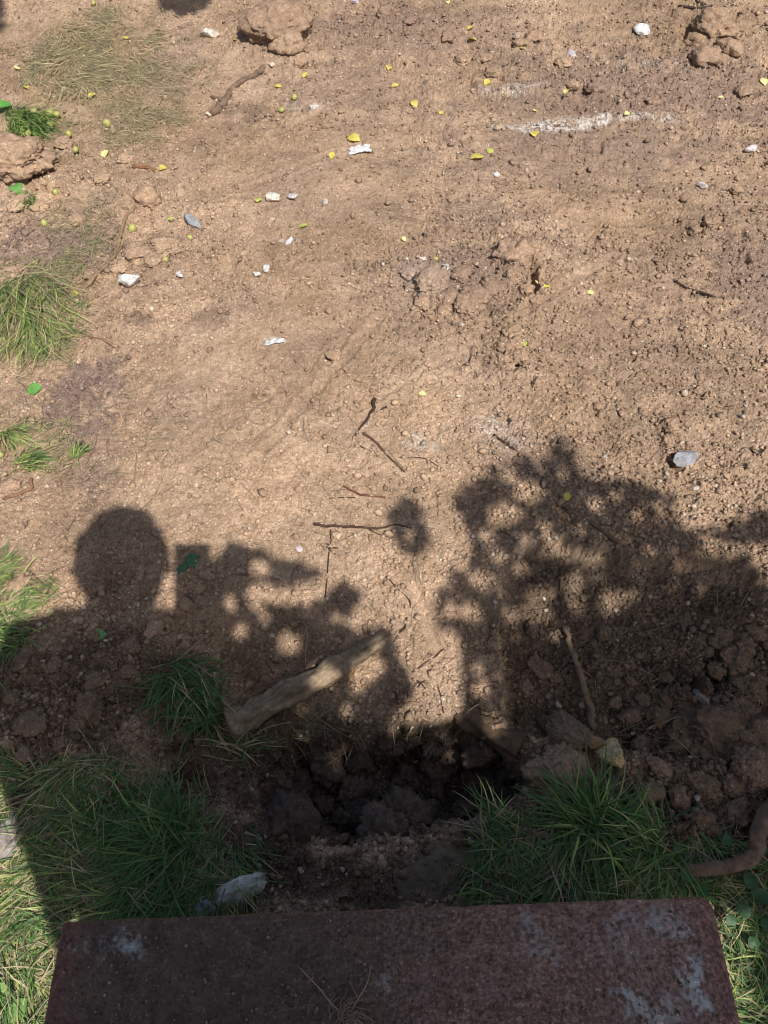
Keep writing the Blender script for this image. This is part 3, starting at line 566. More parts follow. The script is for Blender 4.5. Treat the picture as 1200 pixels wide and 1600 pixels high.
def stump():
    root = empty('wood_stump', tuple(G(900,1170))); inv = np.array(root.location)
    a, b = np.add(G(838,1125), (0,0,.02)), np.add(G(968,1200), (0,0,.05)); d = (b-a); Ln = np.linalg.norm(d); d /= Ln; b1 = np.cross(d, [0,0,1.]); b1 /= np.linalg.norm(b1); b2 = np.cross(b1, d)
    def chunk(name, seed, t, hl, hw, hh, rgb, par, fr, dn=0.):
        V, T = rock(5, seed, .22, 12, .06); gr = n3(V*[.6,1,1], 9, seed)*.10+n3(V*[.35,1,1], 20, seed+3)*.07; V = V*(1+gr)[:, None]; V[:,0] += .28*np.sign(V[:,0])*smooth(.4, 1., np.abs(V[:,0]))*n3(V*[0,1,1], fr, seed)
        c0 = a+d*Ln*t-inv+np.array([0,0,dn]); W = c0+np.outer(V[:,0]*hl, d)+np.outer(V[:,1]*hw, b1)+np.outer(V[:,2]*hh, b2)
        cc = lin(rgb)*(1+.4*n3(V*[.3,1,1], 9, 4)+.35*n3(V*[.3,1,1], 22, 5))[:, None]; return mesh_np(name, W, T, M_bark, par, np.clip(cc, .01, .9))
    chunk('bark', 33, .38, .085, .040, .034, (126,106,86), root, 6); chunk('bark', 37, .12, .04, .026, .02, (96,80,64), root, 6, -.01)
    chunk('splintered_end', 41, .86, .046, .032, .024, (190,166,124), root, 9, -.004); chunk('splintered_end', 44, .62, .04, .020, .020, (146,122,90), root, 9, .016)
    tag(root, 'broken wood stump with a pale splintered end on the right bank of the pit', 'stump')
stump()

# ---------------------------------------------------------------- grass
def blades(P0, az, L_, el, bend, wid, col, k=5):
    """ribbons; arrays per blade. el = start elevation, bend = how far it droops"""
    n = len(P0); t = np.linspace(0, 1, k+1)
    pts = np.zeros((n, k+1, 3)); pts[:, 0] = P0; e = el.copy(); a = az.copy(); st = L_/k
    for i in range(k):
        d = np.stack([np.cos(a)*np.cos(e), np.sin(a)*np.cos(e), np.sin(e)], 1); pts[:, i+1] = pts[:, i]+d*st[:, None]
        e = e-bend/k*(1+.6*i/k); a = a+rng.normal(0, .10, n)
    zmin = base_z(pts[:, :, 0].ravel(), pts[:, :, 1].ravel()).reshape(n, k+1)+.004
    pts[:, :, 2] = np.maximum(pts[:, :, 2], zmin+rng.random((n,1))*.012)
    side = np.stack([-np.sin(az), np.cos(az), rng.normal(0, .35, n)], 1); side /= np.linalg.norm(side, axis=1)[:, None]
    w = wid[:, None]*(np.minimum(1, .55+t*1.6)*(1-t**2.2)+.02)[None]
    A = pts-side[:, None]*w[..., None]*.5; B = pts+side[:, None]*w[..., None]*.5
    V = np.stack([A, B], 2).reshape(n, -1, 3); base = np.arange(n)[:, None, None]*(2*(k+1)); j = np.arange(k)
    q = np.stack([2*j, 2*j+1, 2*j+3, 2*j+2], -1)[None]+base
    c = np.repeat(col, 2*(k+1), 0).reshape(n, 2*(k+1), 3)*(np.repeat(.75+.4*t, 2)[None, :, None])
    return V.reshape(-1, 3), q.reshape(-1, 4), np.clip(c.reshape(-1, 3), .003, .8)
g_green = lin((110,140,76)); g_deep = lin((82,118,64)); g_straw = lin((192,176,136)); g_grey = lin((148,142,112)); g_lime = lin((168,182,104))
def gcols(n, mix):
    names = [g_green, g_deep, g_straw, g_grey, g_lime]; i = rng.choice(5, n, p=np.array(mix)/sum(mix)); return np.array(names)[i]*rng.uniform(.7, 1.25, (n,1))
def turf(poly, n, L0, L1, mix, az0, azs, name, label, el=(.1,.9), wid=(.0018,.0036), cat='grass', z=None, bend=(.4,1.6)):
    px = np.array([p[0] for p in poly]); py = np.array([p[1] for p in poly]); X_ = rng.uniform(px.min(), px.max(), n*5); Y_ = rng.uniform(py.min(), py.max(), n*5)
    sd = poly_sd(X_, Y_, poly)+18*noise(X_*.03, Y_*.03, 7)
    cl = noise(X_*.018, Y_*.018, 77)*.9+.75
    ok = (sd < rng.uniform(-18, 12, n*5)) & (rng.random(n*5) < cl); X_ = X_[ok][:n]; Y_ = Y_[ok][:n]; n = len(X_)
    x, y, zz = ground(X_, Y_)
    L_ = rng.uniform(L0, L1, n)*rng.uniform(.6, 1, n)
    az = az0+azs*(noise(x*6, y*6, 88)*1.6)+rng.normal(0, azs*.35, n)
    V, Q, c = blades(np.stack([x, y, zz+.001], 1), az, L_, rng.uniform(el[0], el[1], n), rng.uniform(bend[0], bend[1], n), rng.uniform(wid[0], wid[1], n), gcols(n, mix))
    return V, Q, c
def join(parts):
    Vs, Qs, Cs = [], [], []; k = 0
    for V, Q, c in parts: Vs.append(V); Qs.append(Q+k); Cs.append(c); k += len(V)
    return np.vstack(Vs), np.vstack(Qs), np.vstack(Cs)
def add_turf(name, label, parts, m=None):
    V, Q, c = join(parts); c = c*(.6 if name == 'rootlet_litter' else 1); o = mesh_np(name, V, Q, m or M_grass, cols=c); tag(o, label, 'roots' if name == 'rootlet_litter' else 'grass', kind='stuff')
PI = math.pi
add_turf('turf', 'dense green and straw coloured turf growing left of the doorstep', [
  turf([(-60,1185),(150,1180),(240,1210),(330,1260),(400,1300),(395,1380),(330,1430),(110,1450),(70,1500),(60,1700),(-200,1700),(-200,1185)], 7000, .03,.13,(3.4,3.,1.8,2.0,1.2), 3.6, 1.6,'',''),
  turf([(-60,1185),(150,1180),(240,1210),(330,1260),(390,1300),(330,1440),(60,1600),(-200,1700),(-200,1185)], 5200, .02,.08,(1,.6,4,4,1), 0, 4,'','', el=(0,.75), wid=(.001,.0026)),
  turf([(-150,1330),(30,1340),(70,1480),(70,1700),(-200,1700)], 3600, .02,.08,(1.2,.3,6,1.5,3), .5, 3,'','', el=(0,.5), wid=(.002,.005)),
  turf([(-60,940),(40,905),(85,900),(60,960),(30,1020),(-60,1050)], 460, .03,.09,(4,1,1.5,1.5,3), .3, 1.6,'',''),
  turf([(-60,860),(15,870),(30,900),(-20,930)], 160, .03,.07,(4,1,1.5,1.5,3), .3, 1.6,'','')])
add_turf('rootlet_litter', 'fine dark and tan root hairs torn out of the dug ground', [
  turf([(780,560),(1190,540),(1190,900),(820,880),(700,700)], 260, .03,.12,(0,0,2,2,0), 0, 4,'','', el=(0,.15), wid=(.0007,.0015), bend=(-.1,.4)),
  turf([(300,620),(700,600),(720,1000),(560,1120),(300,900)], 170, .03,.13,(0,0,2,2,0), 0, 4,'','', el=(0,.15), wid=(.0007,.0014), bend=(-.1,.4)),
  turf([(700,850),(1190,870),(1190,1280),(760,1150)], 330, .03,.12,(0,0,2,2,0), 0, 4,'','', el=(0,.4), wid=(.0007,.0016), bend=(-.1,.6)),
  turf([(0,620),(260,560),(300,760),(0,800)], 220, .03,.12,(0,0,2,2,0), 0, 4,'','', el=(0,.2), wid=(.0007,.0015), bend=(-.1,.4)),
  turf([(330,960),(560,1080),(520,1280),(330,1260)], 160, .03,.12,(0,0,2,2,0), 0, 4,'','', el=(0,.4), wid=(.0007,.0014), bend=(-.1,.6)),
  turf([(420,1120),(600,1130),(800,1120),(980,1160),(1000,1220),(800,1200),(620,1170),(430,1180)], 260, .02,.09,(0,0,3,2,0), 1.2, 4,'','', el=(0,1.), wid=(.0007,.0016), bend=(.2,2.))], M_straw)
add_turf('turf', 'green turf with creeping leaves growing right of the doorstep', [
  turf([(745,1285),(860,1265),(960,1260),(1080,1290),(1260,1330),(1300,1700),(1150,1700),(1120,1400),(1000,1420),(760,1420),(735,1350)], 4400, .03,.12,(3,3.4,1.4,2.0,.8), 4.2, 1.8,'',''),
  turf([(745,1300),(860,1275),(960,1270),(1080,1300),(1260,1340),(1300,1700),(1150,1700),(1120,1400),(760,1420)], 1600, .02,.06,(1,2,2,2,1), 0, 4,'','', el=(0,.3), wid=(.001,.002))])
add_turf('dry_grass', 'dry greyish grass matted over the earth at the top left', [
  turf([(30,130),(80,40),(170,10),(240,60),(255,110),(170,140),(90,160)], 3200, .03,.11,(.1,.0,5,3.4,.1), 5.4, 1.4,'','', el=(0,.5), wid=(.0014,.0032)),
  turf([(150,130),(260,80),(340,110),(300,170),(250,240),(170,240)], 2200, .02,.08,(.0,.0,4,3,.0), .4, 3,'','', el=(0,.35), wid=(.001,.0022)),
  turf([(0,60),(60,80),(60,110),(0,110)], 140, .02,.05,(.3,.1,2.6,4,.3), .4, 3,'','', el=(0,.3), wid=(.001,.0022)),
  turf([(60,330),(170,300),(200,380),(150,430),(80,440)], 800, .02,.07,(.6,.3,3,3,.4), .4, 3,'','', el=(0,.35), wid=(.001,.0022)),
  turf([(-10,410),(130,400),(140,480),(110,560),(60,600),(-10,570)], 1300, .02,.08,(1.,.3,3,3,1), .4, 3,'','', el=(0,.35), wid=(.001,.0024)),
  turf([(0,650),(120,660),(130,740),(30,740)], 240, .02,.06,(1.,.3,2,2,1.5), .2, 3,'','', el=(0,.35), wid=(.001,.0024))])
def tuft(px, py, n, L0, L1, rad, az0, azs, mix, label, el=(.3,1.3), wid=(.002,.0042), bend=(.7,2.0), up=0):
    x, y, z = G(px, py); root = None
    a = rng.uniform(0, 6.3, n); rr = rad*np.sqrt(rng.random(n)); p = np.stack([rr*np.cos(a), rr*np.sin(a), np.zeros(n)], 1)+[x, y, 0]; p[:, 2] = base_z(p[:,0], p[:,1])+.002
    az = az0+rng.normal(0, azs, n)
    V, Q, c = blades(p, az, rng.uniform(L0, L1, n), rng.uniform(el[0], el[1], n), rng.uniform(bend[0], bend[1], n), rng.uniform(wid[0], wid[1], n), gcols(n, mix), 7)
    o = mesh_np('grass_tuft', V-[x,y,z], Q, M_grass, cols=c); o.location = (x, y, z)
    tag(o, label, 'grass tuft', 'tufts of long green grass')
tuft(275,1310,420,.07,.17,.045,3.5,1.0,(4,6,.3,.3,.6),'large green grass tuft beside the doorstep with blades swept left')
tuft(190,1270,200,.06,.13,.05,3.9,1.0,(3,5,.6,.6,.5),'smaller shaded grass tuft left of the large tuft by the doorstep')
tuft(250,1390,300,.06,.14,.06,4.3,.8,(3,6,.4,.5,.4),'drooping shaded grass tuft along the front left edge of the doorstep')
tuft(290,1060,150,.07,.15,.045,5.2,.9,(2,6,.8,.8,0),'dark grass tuft in the shadow between the heap and the cut root')
tuft(325,1110,110,.06,.12,.04,3.4,1.2,(2,6,.6,.8,0),'dark grass tuft in front of the end of the cut root')
tuft(915,1285,230,.07,.18,.035,1.6,2.4,(4,5,.3,.3,1.4),'leafy grass tuft right of the pit, its wide blades spread like a fan',wid=(.003,.006))
tuft(1010,1310,160,.07,.15,.05,4.0,1.2,(3,5,.4,.4,.8),'grass tuft behind the doorstep towards the curved root')
tuft(780,1310,130,.06,.12,.045,3.4,1.4,(2,4,1.4,1.4,.3),'sparse grass tuft at the near right rim of the pit')
tuft(40,195,330,.06,.17,.07,5.7,.6,(5,3,.2,.4,3),'bright green grass tuft at the upper left among yellow fruits',el=(.1,.8),bend=(.3,1.2))
tuft(20,180,90,.04,.09,.04,5.8,.8,(4,2,.4,.4,3),'small bright grass tuft at the left edge beside the upper fruits')
tuft(35,462,270,.08,.26,.10,5.15,.5,(3,1,2.2,3.4,3.4),'green grass clump on the left edge, blades combed downwards',el=(.1,.6),bend=(.2,1.0))
tuft(62,525,120,.05,.16,.07,5.0,.55,(3,1,2.,2.6,3.4),'lower green clump of grass on the left ending in pointed blades',el=(.1,.6),bend=(.2,1.))
tuft(15,680,46,.05,.11,.02,5.9,.5,(4,1,.4,.6,4),'thin green blades at the left edge below the round green leaf')
tuft(40,728,50,.04,.09,.03,.2,.4,(4,2,.4,.6,4),'flat green blades at the left edge above the L-shaped root')
tuft(122,715,40,.03,.06,.012,1.3,.8,(4,2,.4,.4,4),'tiny grass sprig at the lower left beside dark twigs')
tuft(45,315,60,.03,.08,.03,5.0,.9,(4,3,.4,.4,2),'small green tuft under the large clod at the left edge')
tuft(25,995,80,.05,.10,.04,4.0,.8,(4,2,.4,1,1),'grass tuft at the left edge crossed by the shoulder shadow')
tuft(380,1170,60,.05,.12,.04,1.2,1.2,(1,2,3,2,0),'thin straggling grass in the gully beside the pit')
# thin pale straws and root hairs all over
def straws(n, seed):
    r_ = np.random.default_rng(seed); px = r_.uniform(-20,1220,n); py = r_.uniform(0,1420,n)**1.0; x, y, z = ground(px, py)
    L_ = r_.uniform(.012, .07, n)*r_.uniform(.4,1,n); cc = np.where(r_.random((n,1)) < .6, lin((176,150,112)), lin((78,58,44)))*r_.uniform(.7,1.1,(n,1))
    V, Q, c = blades(np.stack([x,y,full_z(x,y)+.002],1), r_.uniform(0,6.3,n), L_, r_.uniform(.0,.3,n), r_.uniform(-.3,.8,n), r_.uniform(.0006,.0014,n), cc, 6)
    o = mesh_np('loose_straw', V, Q, M_straw, cols=c); tag(o, 'short pale straws and root hairs scattered over the bare earth', 'straw', kind='stuff')
straws(900, 2)
# dry sprig lying on the doorstep
SLAB_Z = .35

# ---------------------------------------------------------------- leaves and fallen fruit
def leaf_mesh(L_, W, fold, curl, seed, stem=True):
    n = 9; t = np.linspace(0, 1, n); w = W*.5*np.sin(np.pi*np.clip(t*.94+.05, 0, 1))**.75*(1+.08*np.sin(t*20+seed)); V = []
    for i in range(n):
        z = curl*L_*math.sin(t[i]*math.pi*.9)
        for s in (-1, -.5, 0, .5, 1): V.append(((t[i]-.5)*L_, s*w[i], z+abs(s)*w[i]*fold+.0006*math.sin(9*t[i]+s*4+seed)))
    i = np.arange(n*5).reshape(n,5); Q = np.stack([i[:-1,:-1],i[:-1,1:],i[1:,1:],i[1:,:-1]],-1).reshape(-1,4); V = np.array(V)
    if stem:
        k = len(V); a = V[2]; V = np.vstack([V, a+[0,.0005,0], a+[0,-.0005,0], a+[-L_*.35,.0005,.002], a+[-L_*.35,-.0005,.002]]); Q = np.vstack([Q, [[k,k+1,k+3,k+2]]])
    return V, Q
def leaf(px, py, w, rgb, rz, label, cat='leaf', grp='small fallen leaves on the bare earth', asp=.72, lift=.004, name='fallen_leaf'):
    x, y, _ = G(px, py); L_ = w/F*math.sqrt(x*x+y*y+CAM_H**2)*(.95 if w < 17 else 1.05); r_ = random.Random(int(px*13+py))
    V, Q = leaf_mesh(L_, L_*asp*1.12, r_.uniform(-.1,.35), r_.uniform(.02,.2), px)
    c = lin(rgb); cc = np.tile(c, (len(V),1))*(1+.12*noise(V[:,0]*300, V[:,1]*300, int(px)))[:,None]; ed = np.abs(V[:,1])/(L_*asp*.5) > .82
    cc[ed] *= [.92,.86,.8]
    o = mesh_np(name, V, Q, M_leaf, cols=np.clip(cc,.01,.85), smoothf=True); o.location = (x, y, set_on(x, y)+lift); o.rotation_euler = (r_.uniform(-.3,.3), r_.uniform(-.3,.3), rz)
    tag(o, label, cat, grp)
YL = (198,184,92); YG = (180,186,96); GR = (96,150,72); PY = (214,208,140)
for i, (px,py,w,c) in enumerate(((196,61,10,YL),(369,60,11,YL),(145,154,12,YL),(43,142,11,YL),(165,242,15,PY),(253,266,14,YL),(476,20,11,YL),(735,45,10,YL),(737,65,13,YL),(607,107,11,YL),(617,136,10,YL),(647,165,13,YL),(689,178,8,YL),
    (553,218,18,YL),(519,246,12,YL),(745,247,19,YL),(766,239,12,YG),(761,129,12,YL),(758,97,10,PY),(404,316,14,YG),(474,356,15,YG),(631,373,9,PY),(477,119,10,YL),(435,136,10,YL),(835,211,14,YL),(980,180,11,PY),(817,77,9,YL),(886,140,11,PY),
    (1128,151,10,PY),(1192,130,12,PY),(117,460,12,YL),(4,532,13,PY),(681,407,8,YL),(660,618,12,PY),(840,439,11,PY),(853,450,11,YL),(922,458,11,PY),(885,777,15,YL),(836,175,8,PY),(700,5,8,PY),(100,140,8,PY),(28,110,9,PY),(820,540,10,YG),(268,346,9,YG),(298,375,9,YG))):
    kind = {YL: 'small yellow leaf', YG: 'yellow-green leaf', PY: 'pale yellow leaf'}[c]
    leaf(px, py, w, c, i*1.9, where(kind, px, py))
GG = 'broad green leaves lying or growing low'
leaf(55,609,19,GR,.3,'round green leaf at the left edge below the grass clump',grp=GG,asp=.85)
leaf(157,993,18,(110,150,96),.2,'pale green leaf in the chest of the person-shaped shadow',grp=GG,asp=.8)
leaf(300,876,22,(70,112,78),2,'dark green leaf in the shadow of the raised phone',grp=GG,asp=.8); leaf(285,890,20,(70,112,78),.8,'dark green leaf just below the leaf in the phone shadow',grp=GG,asp=.7)
leaf(283,1075,20,(60,110,74),.4,'dark green leaf on the grass tuft beside the cut root',grp=GG,asp=.7,lift=.02)
leaf(8,172,22,(96,160,70),1.2,'broad bright green leaf at the left edge in the upper grass',grp=GG,asp=.8,lift=.02)
leaf(28,300,20,(104,150,80),2.2,'broad green leaf below the large clod at the left edge',grp=GG,asp=.8,lift=.012); leaf(38,312,18,(90,140,64),5.2,'second broad green leaf below the large left clod, lower one',grp=GG,asp=.8,lift=.012)
leaf(35,1578,26,(120,158,84),1.0,'broad sunlit green leaf at the bottom left corner',grp=GG,asp=.8,lift=.02); leaf(12,1345,18,(140,168,96),2,'sunlit green leaf just below the stone at the left edge',grp=GG,asp=.75,lift=.02)
leaf(14,1545,24,(130,160,90),2.6,'narrow sunlit green leaf above the bottom left corner',grp=GG,asp=.45,lift=.02)
for q in ((1066,1372,26,.6),(1085,1395,22,1.9),(1160,1380,24,4.2),(1178,1405,26,.3),(1150,1425,22,2.6),(1180,1330,20,5.),(945,1360,22,1.2),(1125,1318,20,3.1),(1130,1440,20,.9),(1190,1450,24,5.5),(1165,1475,20,2.),(1050,1330,18,4.)):
    leaf(q[0], q[1], q[2]*.8, (60,92,58), q[3], where('dark green creeping leaf', q[0], q[1]), grp=GG, asp=.85, lift=.03)
def fruit_proto():
    V, T = ICO[3]; V = V.copy(); r_ = np.hypot(V[:,0], V[:,1]); V[:,2] *= .93; V[:,2] -= .22*np.exp(-(r_/.28)**2)*np.sign(V[:,2])
    return V, T
FV, FT = fruit_proto(); fruit_me = None
for i, (px,py,w) in enumerate(((20,232,13),(81,186,12),(91,185,11),(168,196,11),(121,242,11),(71,353,14),(208,361,14),(88,304,12),(110,217,11),(460,155,10),(440,175,9),(258,404,11),(57,183,10),(48,218,9),(115,497,12),(3,713,12),(82,202,9),(147,8,8))):
    x, y, _ = G(px, py); s = w/F*math.sqrt(x*x+y*y+CAM_H**2)*.5*random.uniform(.72, 1.)
    root = empty('fallen_fruit', (x, y, set_on(x, y)+s*.75+(.012 if px < 130 and 150 < py < 260 else 0)))
    if fruit_me is None:
        a = mesh_np('flesh', FV, FT, M_fruit, root, smoothf=True); v,q4,t3 = tube(np.array([[0,0,.68],[.05,0,1.1],[.2,.1,1.5]]), np.array([.07,.05,.06]), 5, 1); b = mesh_np('stalk', v, [q4,t3], M_straw, root, np.tile(lin((90,80,40)),(len(v),1)))
        fruit_me = (a.data, b.data)
    else:
        for nm, me in zip(('flesh','stalk'), fruit_me): o = bpy.data.objects.new(nm, me); C.objects.link(o); o.parent = root
    root.scale = (s,s,s); root.rotation_euler = (random.uniform(-1.4,1.4), random.uniform(-1.4,1.4), i)
    tag(root, where('small round yellow-green fruit', px, py), 'fruit', 'small unripe fruits fallen on the ground')

# ---------------------------------------------------------------- concrete doorstep
def doorstep():
    x0a, ya = P(97,1440,SLAB_Z); x1a, yb = P(1112,1400,SLAB_Z); x0b, _ = P(71,1600,SLAB_Z); x1b, _ = P(1166,1600,SLAB_Z)
    x0a, x1a, ya, yb, x0b, x1b = map(float, (x0a, x1a, ya, yb, x0b, x1b))
    def edge(x, t): return x
    yk = -1.15; R0 = .006; R1 = .035
    def L(y): return x0a+(y-ya)*(x0b-x0a)/(-.024-ya)*.35
    def Rr(y): return x1a+(y-yb)*(x1b-x1a)/(-.024-yb)*.35
    corners = [(Rr(yk), yk, .03), (x1a, yb, .022), (x0a, ya, .008), (L(yk), yk, .03)]
    out = []; n = len(corners)
    for i in range(n):
        c = np.array(corners[i][:2]); a = np.array(corners[i-1][:2])-c; b = np.array(corners[(i+1)%n][:2])-c; r_ = corners[i][2]; a/=np.linalg.norm(a); b/=np.linalg.norm(b)
        for t in np.linspace(0,1,10): p = c+a*r_*(1-t)**2+b*r_*t**2; out.append(p)
    out = np.array(out); seg = np.linalg.norm(np.roll(out,-1,0)-out, axis=1); cum = np.concatenate([[0], np.cumsum(seg)]); per = cum[-1]; m = 1700
    s = np.arange(m)/m*per; op = np.vstack([out, out[:1]]); O = np.stack([np.interp(s, cum, op[:,0]), np.interp(s, cum, op[:,1])], 1)
    cen = np.array([0.0, -.05]); rings = [(0,-.40),(0,-.30),(0,-.2),(0,-.1),(0,-.03),(0,-.012)]; Vs = []
    D = cen-O; Dn = D/np.linalg.norm(D, axis=1)[:,None]
    bev = .005
    for off, dz in rings: Vs.append(np.column_stack([O+Dn*off, np.full(m, SLAB_Z+dz)]))
    for a in np.linspace(.15, math.pi/2, 8): Vs.append(np.column_stack([O+Dn*bev*(1-math.cos(a)), np.full(m, SLAB_Z-bev+bev*math.sin(a))]))
    K = 230; base = O+Dn*bev
    for t in (np.arange(1, K+1)/K)**1.0*.996: Vs.append(np.column_stack([base+(cen-base)*t, np.full(m, SLAB_Z)]))
    V = np.vstack(Vs); x, y = V[:,0], V[:,1]
    chip = np.maximum(0, noise(x*30, y*30, 301)-.35)*.01
    ntop = 14*m
    side = noise((x+y)*26, V[:,2]*40+x*7, 305)*.0012
    V[:,2] += .0012*noise(x*11, y*11, 310)+.0005*noise(x*90, y*90, 311)+.00035*noise(x*260, y*260, 312)
    V[:14*m,0] += side[:14*m]; V[:14*m,1] += side[:14*m]*1.1
    k = len(Vs); i = np.arange(k*m).reshape(k,m); Q = np.stack([i[:-1], np.roll(i[:-1],-1,1), np.roll(i[1:],-1,1), i[1:]],-1).reshape(-1,4)
    V = np.vstack([V, [cen[0], cen[1], SLAB_Z]]); T3 = np.stack([i[-1], np.roll(i[-1],-1), np.full(m, k*m)],-1)
    x, y, z = V.T
    red = lin((114,82,70)); dark = lin((82,70,55)); pink = lin((160,130,118)); blue = lin((160,164,162)); rim = lin((110,68,60))
    n1 = fbm(x, y, 5, 4, 320, .6); n2 = fbm(x, y, 28, 4, 330, .65); n5 = noise(x*150, y*150, 340); n6 = fbm(x, y, 70, 3, 345, .7)
    t = np.clip(smooth(-.15, .25, x+.15*n1), 0, 1)[:,None]; c = (dark*.75+red*.25)*(1-t)+(red*.8+dark*.2)*t
    w = smooth(.12, .55, n1*.5+n2*.7+.25*n5)*smooth(-.12, .3, x)
    c = c*(1-.5*w[:,None])+pink*.5*w[:,None]
    for px, py, rx, ry, s_ in ((1082,1530,22,52,1.),(1000,1575,30,34,.8),(1045,1440,34,22,.55),(840,1480,34,18,.5),(985,1440,26,20,.4),(1050,1580,26,30,.5),(822,1450,18,26,.4),(965,1480,60,26,.25),(180,1478,46,18,.45),(600,1540,20,16,.25),(200,1480,10,10,.4)):
        cx, cy = P(px, py, SLAB_Z); d = np.hypot((x-cx)/(rx/F*1.05), (y-cy)/(ry/F*1.05)); w = s_*smooth(1.25, .55, d+.7*n2+.5*n6)*smooth(-.25,.3,n6+.5*n5+.25); c = c*(1-w[:,None])+blue*w[:,None]
    w = smooth(.18, .5, n2+.5*n6)*.35; c = c*(1-w[:,None])+lin((40,32,32))*w[:,None]
    ed = np.minimum(x-L(y), Rr(y)-x); w = (smooth(.05, .0, ed-.012*n2)*.7)[:,None]*np.where(y[:,None] < .2, 1, 0); c = c*(1-w)+rim*w
    fine = fbm(x, y, 190, 3, 350, .8); w = smooth(.10, .8, fine+.35*n2+.3*(x > 0))*smooth(-.25,.25,x)*.45; c = c*(1-w[:,None])+pink*w[:,None]
    c = c*(1+.12*n5+.26*n6+.2*fine)[:,None]; sc_ = smooth(.62, .8, noise(x*14+y*5, y*120-x*20, 361))*.3; c = c*(1-sc_[:,None])+pink*sc_[:,None]
    o = mesh_np('doorstep', V, [Q, T3], M_conc, cols=np.clip(c, .008, .8), smoothf=True); tag(o, 'worn dark red painted concrete doorstep with bluish scuffs along the bottom edge', 'doorstep')
doorstep()
def grit():
    r = np.random.default_rng(77); n = 1500; px = r.uniform(80, 1160, n); py = 1610-r.random(n)**1.3*210; x, y = P(px, py, SLAB_Z)
    yl = np.interp(px, [97,1112], [1452,1412]); ok = (py > yl) & (x > -.425) & (x < .435); x, y = x[ok], y[ok]; n = len(x); V, T = ICO[1]; nv = len(V); s = .0004+.0022*r.random(n)**4
    B = V[None]*(1+.9*(r.random((n,nv,1))-.5))*s[:,None,None]+np.stack([x,y,np.full(n,SLAB_Z)+s*.5+.0004],1)[:,None]; c = lin((150,128,106))*r.uniform(.4,1.2,(n,1))
    o = mesh_np('soil_grit', B.reshape(-1,3), (T[None]+np.arange(n)[:,None,None]*nv).reshape(-1,3), M_clod, cols=np.repeat(c,nv,0)); tag(o, 'fine grit and earth dust strewn over the doorstep', 'soil', kind='stuff')
grit()
def sprig():
    cx, cy = map(float, P(545,1592,SLAB_Z)); Vs=[];Qs=[];Ts=[];k=0; r_=np.random.default_rng(4)
    def seg(pts, r0, r1):
        nonlocal k
        pp=np.array([[*map(float,P(a,b,SLAB_Z+h)), SLAB_Z+h] for a,b,h in pts]); path=spline(pp,24); v,q,t=tube(path,np.linspace(r0,r1,len(path)),5,k,.2,k); Vs.append(v);Qs.append(q);Ts.append(t);k+=len(v)
    seg([(548,1596,.004),(520,1570,.012),(495,1540,.015),(466,1510,.008)],.0013,.0007)
    seg([(545,1586,.004),(560,1560,.014),(574,1535,.016),(580,1507,.01)],.0013,.0007)
    seg([(545,1596,.004),(560,1588,.008),(567,1576,.008)],.0009,.0005); seg([(560,1560,.012),(552,1545,.012),(545,1532,.006)],.0007,.0004); seg([(574,1548,.012),(570,1550,.01)],.0005,.0003)
    for i in range(60):
        a=r_.uniform(-2.2,.1); L_=r_.uniform(15,42); px,py=535+r_.normal(0,7),1592+r_.normal(0,6)
        seg([(px,py,.003),(px+L_*.5*math.cos(a),py+L_*.5*math.sin(a),r_.uniform(.006,.02)),(px+L_*math.cos(a+.5)*.9,py+L_*math.sin(a+.5)*.9,.005)],.0005,.0003)
    V=np.vstack(Vs); cc=lin((168,140,120))*(1+.2*noise(V[:,0]*90,V[:,1]*90,1))[:,None]
    o=mesh_np('dry_sprig',V,[np.vstack(Qs),np.vstack(Ts)],M_straw,cols=cc); tag(o,'dry forked sprig with fine root hairs lying on the doorstep at the bottom edge','sprig')
sprig()

# ---------------------------------------------------------------- trees standing outside the picture, whose crowns throw the dappled shade
SHADE = [  # outlines of the shade on the ground, photo pixels
 [(708,785),(745,745),(800,715),(835,720),(850,745),(860,690),(880,680),(900,710),(920,750),(980,750),(1025,768),(1050,782),(1042,810),(1080,830),(1150,820),(1165,797),(1230,790),(1300,800),
  (1300,840),(1170,848),(1090,842),(1085,868),(1165,868),(1180,905),(1300,920),(1500,1750),(600,1800),(600,1150),(725,1118),(720,1060),(725,1000),(685,975),(685,930),(705,900),(740,870),(735,830)],
 [(604,790),(640,778),(662,800),(668,850),(648,872),(618,850)],
 [(346,846),(387,855),(417,867),(458,878),(500,893),(483,912),(450,915),(385,908),(385,950),(483,947),(508,934),(542,909),(567,930),(545,950),(537,976),(572,994),(596,974),(604,988),(617,1026),(642,1051),(637,1092),(604,1126),(604,1150),(660,1160),(660,1800),(250,1800),(260,1560),(330,1400),(330,1100),(320,1000),(320,888),(340,874)]]
